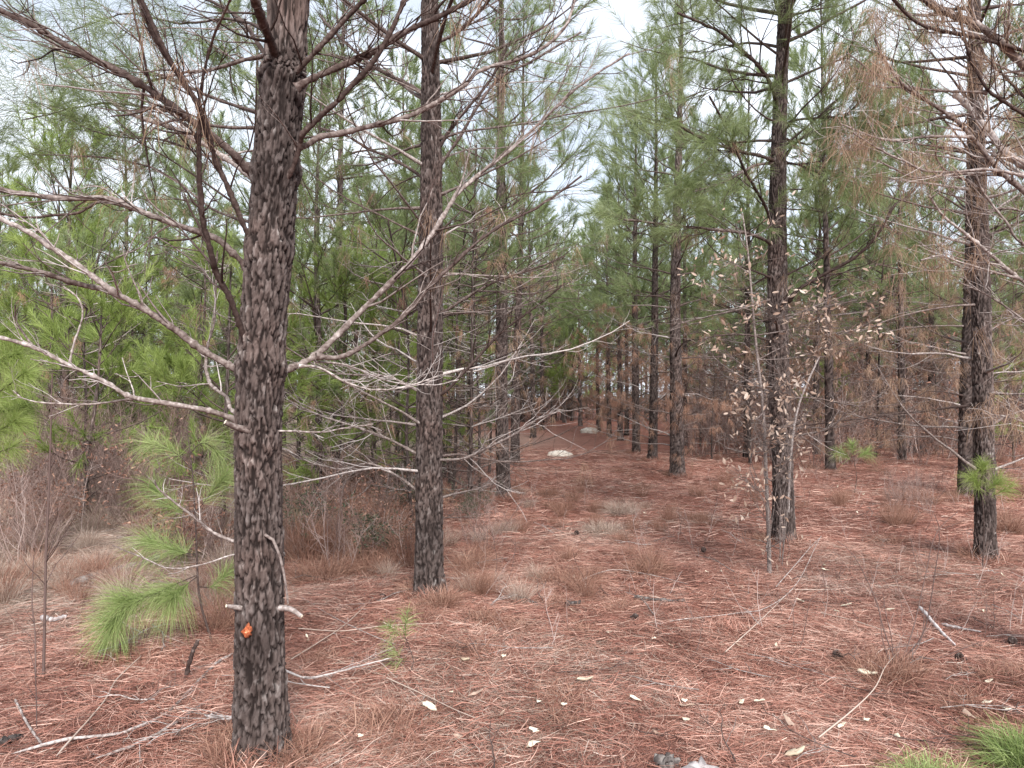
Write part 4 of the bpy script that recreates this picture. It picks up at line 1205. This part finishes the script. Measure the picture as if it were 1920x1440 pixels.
SH_FINE = [shrub_variant(731 + i, .42, 3, 1.2, None, 3, .0026) for i in range(3)]
for v in SH_FINE: v.name = 'dry_weed'; v['category'] = 'weed'
for _ in range(110):
    y = 4.5 + 11 * prng.random(); px = prng.uniform(560, 1930); x = (px - 960) / F * y
    put_shrub(prng.choice(SH_FINE), x, y, prng.uniform(.5, 1.2), 'fine leafless weed with a few thin stems rising from the red straw', 'fine bare weeds on the straw')
for _ in range(18):
    y = prng.uniform(6.6, 9.5); px = prng.choice((prng.uniform(-40, 150), prng.uniform(320, 440))); x = (px - 960) / F * y
    put_shrub(prng.choice(SH_BARE + SH_DEAD), x, y, prng.uniform(.5, .95), 'bramble like bare shrub at the near edge of the left brush', 'bare brambles at the near left')
for _ in range(34):
    y = prng.uniform(44, 53); px = prng.uniform(900, 1330); x = (px - 960) / F * y
    put_shrub(prng.choice(SH_DEAD + SH_SCRUB), x, y, prng.uniform(1.6, 2.8), 'tall shrub closing the far end of the straw path', 'shrubs closing the path end')
for _ in range(70):
    y = prng.uniform(5.6, 9); px = prng.uniform(-40, 430); x = (px - 960) / F * y
    put_grass(prng.choice((0, 1, 1, 3)), x, y, prng.uniform(.25, .6), 'short tan grass sprig in the pale litter at the left', 'short grass in the left litter')
# thin upright stems
def stems_thing(label, base, tips, r, tone, seed, name='bare_shrub', cat='shrub', tw=3, twl=.25):
    rng = np.random.default_rng(seed); root = thing(name, label, cat, base)
    for pts, rk in tips:
        mb = MB(); p = smooth_path([base + V(rng.normal(0, .02), rng.normal(0, .02), -.02)] + pts, 14)
        tube(mb, p, np.linspace(r * rk, r * rk * .4, 14), 6, 'shrub_stem', tone)
        for k in range(tw):
            j = rng.integers(4, 12); dd = nrm(nrm(p[j + 1] - p[j]) + rand_perp(nrm(p[j + 1] - p[j]), rng) * .7)
            tube(mb, curved(p[j], dd, twl * rng.uniform(.4, 1), rng, 6, .15, .2), np.linspace(r * .4, r * .2, 6), 3, 'shrub_stem', tone)
        mb.build('stem', root)
    return root


g = G(88, 1272); d = g[1]
stems_thing('tall dark bare sapling stem standing at lower left', g, [([P(84, 1150, d), P(86, 1050, d), P(90, 960, d), P(95, 820, d), P(98, 700, d)], 1.0)], .008, .1, 801, 'bare_sapling', 'sapling', 9, .45)
g = G(76, 1276); d = g[1]
stems_thing('thin short dark stem beside the tall bare sapling at lower left', g, [([P(66, 1190, d), P(60, 1130, d), P(63, 1040, d)], 1.0)], .005, .1, 802, 'bare_sapling', 'sapling', 3, .3)
g = G(72, 1372); d = g[1]
stems_thing('spindly curved stem nearest the lower left corner', g, [([P(68, 1300, d), P(64, 1250, d), P(52, 1215, d)], 1.0)], .003, .1, 803, 'bare_sapling', 'sapling', 2, .2)
g = G(1680, 1250); d = g[1]
stems_thing('leafless shrub of thin dark upright stems rising from a straw mound', g, [
    ([P(1660, 1190, d), P(1640, 1120, d), P(1600, 1040, d), P(1570, 1015, d)], 1), ([P(1712, 1180, d), P(1735, 1080, d), P(1755, 1000, d), P(1795, 960, d)], 1), ([P(1730, 1190, d), P(1752, 1080, d), P(1762, 1000, d), P(1752, 965, d)], 1),
    ([P(1720, 1215, d), P(1732, 1170, d), P(1729, 1120, d)], 1), ([P(1655, 1200, d), P(1650, 1150, d), P(1642, 1120, d)], .8), ([P(1672, 1200, d), P(1661, 1150, d), P(1655, 1110, d)], .7), ([P(1770, 1230, d), P(1820, 1210, d), P(1855, 1200, d)], .8)],
    .0042, .15, 804, tw=1, twl=.2)
g = G(1440, 1130)
for i, (pts, lab) in enumerate((([(1230, 1180), (1300, 1200), (1470, 1130), (1540, 1015)], 'long pale cane arching up left of the oak sapling'),
                                ([(1490, 1115), (1560, 1105), (1640, 1098), (1700, 1100), (1745, 1125)], 'long tan cane lying in an arch right of the oak sapling'),
                                ([(1535, 1400), (1600, 1330), (1640, 1290), (1660, 1250), (1685, 1235)], 'thin pale cane bent over the bottom straw at right'),
                                ([(1455, 1110), (1490, 1070), (1520, 1035), (1540, 1015)], 'straight pale cane leaning at the oak sapling foot'),
                                ([(1360, 1235), (1420, 1180), (1470, 1130), (1480, 1120)], 'slim reddish cane lying before the oak sapling'),
                                ([(1540, 1160), (1600, 1175), (1660, 1195), (1700, 1210)], 'slim cane lying left of the bare upright stems'),
                                ([(1090, 1098), (1120, 1075), (1160, 1068), (1230, 1080), (1290, 1105)], 'thin cane arching over the straw mound'),
                                ([(725, 1285), (800, 1320), (850, 1345), (890, 1362)], 'long pale cane lying below the tiny pine seedling'),
                                ([(835, 1050), (860, 1080), (900, 1100), (945, 1115)], 'pale stick curving from the second pine foot'),
                                ([(565, 1130), (620, 1165), (690, 1200), (740, 1220)], 'pale stick lying between the two front trunks'),
                                ([(545, 1250), (600, 1215), (650, 1180), (700, 1130)], 'reddish cane leaning right of the biggest trunk'),
                                ([(560, 1190), (640, 1195), (720, 1185), (830, 1180)], 'thin cane lying flat right of the biggest trunk'))):
    rng = np.random.default_rng(820 + i); mb = MB()
    a = G(*pts[0]); z_ = G(*pts[-1]) if i not in (0, 3) else None
    n_ = len(pts); P3 = []
    for k, (x, y) in enumerate(pts):
        if i in (0, 3): q = P(x, y, G(*pts[0])[1] + .15 * k)
        else: q = G(x, y)
        lift = .02 + (.10 * math.sin(math.pi * k / (n_ - 1)) if i in (1, 2, 6) else 0)
        if lift > .03:
            q2 = P(x, y, max(a[1], q[1] - .2)); q = q2 if q2[2] > gh(q2[0], q2[1]) + .01 else q + V(0, 0, .02)
        else: q = q + V(0, 0, .042)
        P3.append(q)
    path = smooth_path(P3, 22); path[:, 2] = np.maximum(path[:, 2], gh(path[:, 0], path[:, 1]) + .03)
    tube(mb, path, np.linspace(.0042, .002, 22), 5, 'dry_grass' if i % 3 else 'twig', .8)
    twigs(mb, path, .003, rng, 3, .12, 0, .3, .0, .8)
    tag(mb.build('fallen_cane', None, P3[0]), lab, 'cane')

# ================================================================== OAK SAPLING WITH DEAD LEAVES
rng = np.random.default_rng(901); g = G(1443, 1078); d = g[1]
oak = thing('oak_sapling', 'grey stemmed oak sapling still holding pinkish dead leaves', 'sapling', g)
mb = MB(); sp = smooth_path([g - V(0, 0, .04), P(1441, 1000, d), P(1437, 900, d), P(1431, 770, d), P(1417, 640, d), P(1410, 560, d), P(1402, 470, d + .05), P(1392, 400, d + .1)], 30)
tube(mb, sp, np.linspace(.019, .006, 30), 10, 'twig', .66); mb.build('stem', oak)
clusters = [(1375, 490, 70, 30, 34), (1330, 530, 40, 30, 12), (1450, 572, 75, 36, 60), (1358, 655, 45, 40, 14), (1545, 598, 50, 50, 44), (1610, 562, 60, 26, 22), (1440, 728, 55, 26, 44),
            (1395, 748, 50, 24, 26), (1515, 775, 50, 30, 34), (1415, 806, 50, 20, 28), (1390, 895, 60, 30, 30), (1466, 405, 22, 22, 6), (1550, 650, 40, 30, 22), (1490, 640, 60, 40, 22), (1480, 860, 40, 50, 14), (1380, 420, 40, 30, 8), (1475, 1010, 40, 70, 12), (1450, 820, 60, 30, 30), (1480, 700, 50, 50, 20), (1420, 950, 50, 50, 12)]
for cx, cy, rx, ry, n in clusters:
    n = int(n * 2.3)
    dc = d + rng.uniform(-.35, .2); ce = P(cx, cy, dc)
    # a limb from the stem to the cluster
    zb = np.clip(ce[2] - .22, g[2] + .2, sp[-1][2]); i = int(np.clip(np.searchsorted(sp[:, 2], zb), 0, 29))
    mb = MB(); lp = smooth_path([sp[i], (sp[i] + ce) / 2 + V(0, 0, -.04) + rng.normal(0, .03, 3), ce], 12)
    tube(mb, lp, np.linspace(.006, .0025, 12), 5, 'twig', .6)
    ends = []
    C0 = np.stack([rng.normal(0, rx * .7, 11) / F * dc, rng.normal(0, .14, 11), rng.normal(0, ry * .8, 11) / F * dc], 1)
    C = C0[rng.integers(0, 11, n)] + rng.normal(0, .045, (n, 3)) + ce
    for k in range(0, n, 3):
        j = rng.integers(5, 12)
        tube(mb, smooth_path([lp[j], (lp[j] + C[k]) / 2 + rng.normal(0, .015, 3), C[k]], 6), np.linspace(.0024, .0014, 6), 3, 'twig', .55)
    br = mb.build('branch', oak)
    lb = MB()
    ax = nrm(rng.normal(0, .7, (n, 3)) + V(0, 0, -.35)); wd = nrm(np.cross(ax, rng.normal(size=(n, 3)))); nr = np.cross(ax, wd)
    L = rng.uniform(.026, .068, (n, 1)); Wd = L * rng.uniform(.14, .24, (n, 1)); cu = rng.uniform(-.5, .5, (n, 1)) * L
    rows = []
    for t, ww, cc in ((0, .12, 0), (.3, .9, .5), (.65, .85, .8), (1, .08, 1.0)):
        m_ = C + ax * L * t + nr * cu * cc
        rows += [m_ - wd * Wd * ww + nr * Wd * .35 * ww, m_, m_ + wd * Wd * ww + nr * Wd * .35 * ww]
    v = np.stack(rows, 1)
    qq = np.array([[r_ * 3 + c_, r_ * 3 + c_ + 1, (r_ + 1) * 3 + c_ + 1, (r_ + 1) * 3 + c_] for r_ in range(3) for c_ in range(2)])
    lb.add(v.reshape(-1, 3), (np.arange(n)[:, None, None] * 12 + qq[None]).reshape(-1, 4), 'oak_leaf', np.repeat(np.clip(rng.normal(.5, .22, n), 0, 1), 12))
    lb.build('foliage', br)
mb = MB(); lp = smooth_path([P(1478, 960, d), P(1482, 860, d - .05), P(1497, 762, d - .1), P(1536, 668, d - .15)], 14); tube(mb, lp, np.linspace(.012, .008, 14), 7, 'twig', .85); mb.build('branch', oak)
for k in range(9):
    x0 = 1440 + rng.uniform(-8, 30); mb = MB()
    lp = smooth_path([P(x0, 1060 + rng.uniform(-40, 0), d - .05), P(x0 + rng.uniform(-12, 12), 960, d - .08), P(x0 + rng.uniform(-40, 40), 860, d - .1), P(x0 + rng.uniform(-90, 90), 780, d - .1)], 12)
    tube(mb, lp, np.linspace(.004, .0018, 12), 4, 'twig', .6); mb.build('branch', oak)


# ================================================================== THINGS LYING ON THE GROUND
def blob(mb, c, sx, sy, sz, rng, mat, tone, nu=12, nv=7, rough=.18):
    u = np.arange(nu) * 2 * math.pi / nu; v = np.linspace(-math.pi / 2, math.pi / 2, nv)
    uu, vv = np.meshgrid(u, v, indexing='ij'); r = 1 + rng.normal(0, rough, uu.shape)
    r[:, 0] = r[0, 0]; r[:, -1] = r[0, -1]
    X = np.stack([np.cos(uu) * np.cos(vv) * r * sx, np.sin(uu) * np.cos(vv) * r * sy, np.sin(vv) * r * sz], -1) + c
    i = (np.arange(nu) * nv)[:, None]; k = (((np.arange(nu) + 1) % nu) * nv)[:, None]; j = np.arange(nv - 1)[None]
    mb.add(X.reshape(-1, 3), np.stack([i + j, k + j, k + j + 1, i + j + 1], -1).reshape(-1, 4), mat, np.clip(tone + rng.normal(0, .08, nu * nv), 0, 1))


def chip_mesh(seed, L, Wd, T, mat, tone):
    rng = np.random.default_rng(seed); k = 11; mb = MB(); a = np.arange(k) * 2 * math.pi / k
    r = 1 + rng.normal(0, .3, k); rings = []
    for f, z in ((.02, 0), (.9, 0), (1, T * .5), (.88, T), (.4, T * 1.1), (.02, T * 1.05)):
        rings.append(np.stack([np.cos(a) * r * f * L / 2, np.sin(a) * r * f * Wd / 2, z + rng.normal(0, T * .12, k) + .30 * L * (np.cos(a + .5) * f) ** 2 * .5], 1))
    v = np.concatenate(rings); q = [[i * k + b, i * k + (b + 1) % k, (i + 1) * k + (b + 1) % k, (i + 1) * k + b] for i in range(5) for b in range(k)]
    mb.add(v, q, mat, tone); return mb


CH = [(805, 1341, .105, .034, .010, .85, 'longest pale wood chip, right of the biggest trunk'), (1057, 1336, .035, .030, .008, .9, 'round cream wood chip near the bottom middle'), (1002, 1386, .05, .03, .008, .9, 'cream wood chip with ragged edge at the bottom middle'),
      (1630, 1277, .10, .036, .014, .75, 'pale wood chip at the foot of the straw mound with upright stems'), (1284, 1328, .03, .03, .007, .9, 'small cream chip left of the bottom right tufts'), (1010, 1330, .03, .025, .006, .9, 'small pale chip beside the round cream chip'),
      (1492, 1430, .09, .035, .012, .4, 'tan curled bark flake at the bottom right'), (945, 1243, .04, .025, .008, .7, 'whitish bark flake in the open straw below the second pine'), (873, 1250, .07, .03, .010, .35, 'brown bark flake left of the whitish flake'),
      (1855, 1290, .05, .022, .006, .85, 'pale chip near the right edge above the green tuft'), (1852, 1331, .06, .03, .007, .8, 'flat pale chip directly above the bottom right grass tuft'), (1892, 1345, .055, .03, .007, .9, 'cream chip touching the bottom right grass tuft'),
      (1225, 1208, .035, .03, .008, .9, 'bright chip in the middle of the right straw'), (1142, 1197, .035, .02, .006, .8, 'white flake right of the middle of the straw'), (1625, 1365, .05, .025, .007, .8, 'pale chip above the paler grass tuft'),
      (1100, 1289, .11, .022, .010, .5, 'long tan bark strip lying in the bottom straw'), (1000, 1412, .07, .04, .006, .8, 'broad pale flake at the bottom edge'), (676, 1396, .03, .02, .006, .85, 'tiny pale chip right of the biggest trunk foot')]
for i, (px, py, L, Wd, T, tone, lab) in enumerate(CH):
    p = G(px, py) + V(0, 0, .038); mb = chip_mesh(1000 + i, L * .9, Wd * .9, T, 'chip', tone - .22)
    me = mb.mesh('wood_chip'); o = bpy.data.objects.new('wood_chip', me); col.objects.link(o); o.location = p
    o.rotation_euler = (prng.gauss(.1, .15), prng.gauss(0, .15), prng.uniform(-.5, .5)); tag(o, lab, 'wood chip')
FV = []
for i in range(4):
    me = chip_mesh(1100 + i, .045 + .008 * i, .022 + .003 * i, .004, 'oak_leaf' if i % 2 else 'chip', (.4, .2, .55, .5)[i]).mesh('fallen_leaf')
    FV.append(me)
for k in range(80):
    y = 3.4 + 10 * prng.random() ** 1.3; x = prng.uniform(-.3, .70) * y
    o = bpy.data.objects.new('fallen_leaf', FV[k % 4]); col.objects.link(o); o.location = (x, y, float(gh(x, y)) + .036)
    o.rotation_euler = (prng.gauss(0, .3), prng.gauss(0, .3), prng.uniform(0, 6.28)); s_ = prng.uniform(.5, 1.15); o.scale = (s_, s_, 1)
    tag(o, 'small pale dead leaf scattered on the red straw', 'dead leaf', 'pale dead leaves on the straw')


def log(label, pix, r0, r1, mat, tone, seed, name, cat, rise=.5, tw=0, d=None, sides=10):
    rng = np.random.default_rng(seed); mb = MB()
    pts = []
    for x, y in pix:
        if d is None: q = G(x, y); q[2] += r0 * rise + .025
        else: q = P(x, y, d)
        pts.append(q)
    n = 24; path = smooth_path(pts, n); rr = np.linspace(r0, r1, n) * (1 + rng.normal(0, .13, n)); rr[0] *= .35; rr[-1] *= .3; path = path + rng.normal(0, .12, (n, 3)) * r0
    tube(mb, path, rr, sides, mat, np.clip(tone + rng.normal(0, .12, n), 0, 1))
    if tw: twigs(mb, path, r0 * .7, rng, tw, .35, 2, .1, .05, .85)
    return tag(mb.build(name, None, pts[0]), label, cat)


log('weathered grey branch piece lying on the straw at the right', [(1722, 1146), (1745, 1172), (1770, 1200), (1792, 1222)], .014, .008, 'grey_wood', .95, 1201, 'fallen_branch', 'branch', .9)
log('thin splintered grey branch beside the weathered branch on the right', [(1765, 1180), (1800, 1188), (1840, 1195)], .010, .006, 'grey_wood', .6, 1202, 'fallen_branch', 'branch', 1.2)
log('upright broken dark stick with a pale snapped tip left of the biggest trunk', [(346, 1288), (352, 1255), (362, 1220), (373, 1200)], .013, .010, 'twig', .12, 1203, 'broken_stick', 'stick', .5, 0, G(346, 1288)[1])
log('long pale fallen branch running from the biggest trunk to the lower left corner', [(436, 1238), (400, 1262), (350, 1315), (310, 1355), (230, 1390), (120, 1405), (20, 1432)], .008, .006, 'twig', .75, 1204, 'fallen_branch', 'branch', 2.0, 8)
log('second pale fallen branch crossing the lower left straw', [(400, 1320), (330, 1370), (260, 1410), (180, 1438)], .007, .006, 'twig', .7, 1205, 'fallen_branch', 'branch', 2.0, 5)
log('thin pale stick pointing at the lower left corner', [(28, 1325), (50, 1370), (78, 1412)], .006, .005, 'twig', .7, 1206, 'fallen_branch', 'branch', 2.0)
log('steep thin straw coloured stick left of the biggest trunk', [(105, 1440), (190, 1340), (220, 1290), (265, 1245)], .004, .003, 'dry_grass', .7, 1207, 'fallen_branch', 'branch', 6.0)
log('forked pale twig spray lying right of the biggest trunk foot', [(520, 1280), (545, 1292), (575, 1302), (610, 1296), (650, 1285), (735, 1262)], .007, .003, 'twig', 1.0, 1208, 'fallen_branch', 'branch', 9.0, 12)
log('short pale stub branch lying against the biggest trunk foot', [(465, 1381), (430, 1383), (385, 1378)], .011, .008, 'grey_wood', .6, 1209, 'fallen_branch', 'branch', 6, 5)
log('grey charred log in the pale litter on the left', [(130, 1108), (190, 1088), (250, 1070), (300, 1052)], .045, .03, 'char', .75, 1210, 'fallen_log', 'log', .4)
log('thin grey stick in front of the charred log on the left', [(78, 1168), (100, 1172), (125, 1166)], .018, .014, 'grey_wood', .6, 1211, 'fallen_branch', 'branch', .8)
log('dark rotten branch lying in the straw right of the second pine', [(955, 1125), (985, 1130), (1010, 1140)], .018, .006, 'char', .45, 1212, 'fallen_branch', 'branch', .1)
log('dark mossy branch lying left of the oak sapling', [(1188, 1125), (1230, 1131), (1285, 1132)], .019, .007, 'char', .5, 1213, 'fallen_branch', 'branch', .0)
log('black bark chunk with a white end in the middle of the straw', [(1062, 1140), (1076, 1141), (1088, 1138)], .020, .016, 'char', .4, 1214, 'bark_chunk', 'bark', .6)
log('dark scrap of bark in the lower left corner', [(0, 1405), (25, 1395), (40, 1392)], .022, .012, 'char', .3, 1215, 'bark_chunk', 'bark', .1)

for i, (px, py, sz, lab, mat, tone) in enumerate(((1797, 1169, .030, 'black pine cone on the straw near the right edge', 'char', .05), (1250, 1452, .05, 'charred broken stub at the bottom edge', 'char', .55),
                                                   (1318, 1500, .11, 'pale sawn stump top at the bottom edge', 'grey_wood', .7), (890, 1402, .02, 'small dark pine cone at the bottom middle', 'char', .4))):
    rng = np.random.default_rng(1300 + i); mb = MB(); p = G(px, py)
    blob(mb, V(0, 0, sz * .5), sz, sz, sz * (1.1 if i == 1 else .7), rng, mat, tone, 18, 11, .16)
    if i == 1:
        for _ in range(9):
            a = rng.uniform(0, 6.28); tube(mb, curved(V(math.cos(a) * .03, math.sin(a) * .03, .01), V(math.cos(a) * .3, math.sin(a) * .3, 1), .075 * rng.uniform(.5, 1.1), rng, 5, 0, .35), [.018, .019, .017, .014, .006], 7, 'char', rng.uniform(.3, 1.0))
    me = mb.mesh('x'); nm = ('pine_cone', 'tree_stub', 'tree_stump', 'pine_cone')[i]; me.name = nm
    o = bpy.data.objects.new(nm, me); col.objects.link(o); o.location = p; tag(o, lab, nm.replace('_', ' ').replace('tree ', ''))
for i, (px, py, w_, h_, lab) in enumerate(((1050, 852, .34, .12, 'flat white rock in the straw left of the path middle'), (1105, 813, .40, .20, 'humped white rock farther up the straw path'))):
    rng = np.random.default_rng(1320 + i); p = G(px, py); mb = MB(); blob(mb, V(0, 0, h_ * .3), w_, w_ * .6, h_, rng, 'stone', .6, 20, 11, .10)
    me = mb.mesh('white_rock'); o = bpy.data.objects.new('white_rock', me); col.objects.link(o); o.location = p; tag(o, lab, 'rock')
# stump
rng = np.random.default_rng(1340); p = G(1710, 848); root = thing('tree_stump', 'dark rotten stump with a hollow top in the right clearing', 'stump', p)
mb = MB(); k = 22; a = np.arange(k) * 2 * math.pi / k; r = 1 + rng.normal(0, .07, k); rings = []
for f, z in ((1.25, -.05), (1.05, .08), (1.0, .2), (.96, .30), (.80, .31), (.70, .22), (.02, .18)):
    rings.append(np.stack([np.cos(a) * r * f * .37, np.sin(a) * r * f * .33, z + rng.normal(0, .025, k)], 1) + p)
mb.add(np.concatenate(rings), [[i * k + b, i * k + (b + 1) % k, (i + 1) * k + (b + 1) % k, (i + 1) * k + b] for i in range(6) for b in range(k)], 'char', np.repeat([.3, .2, .25, .35, .2, .0, .0], k))
mb.build('stump_body', root)
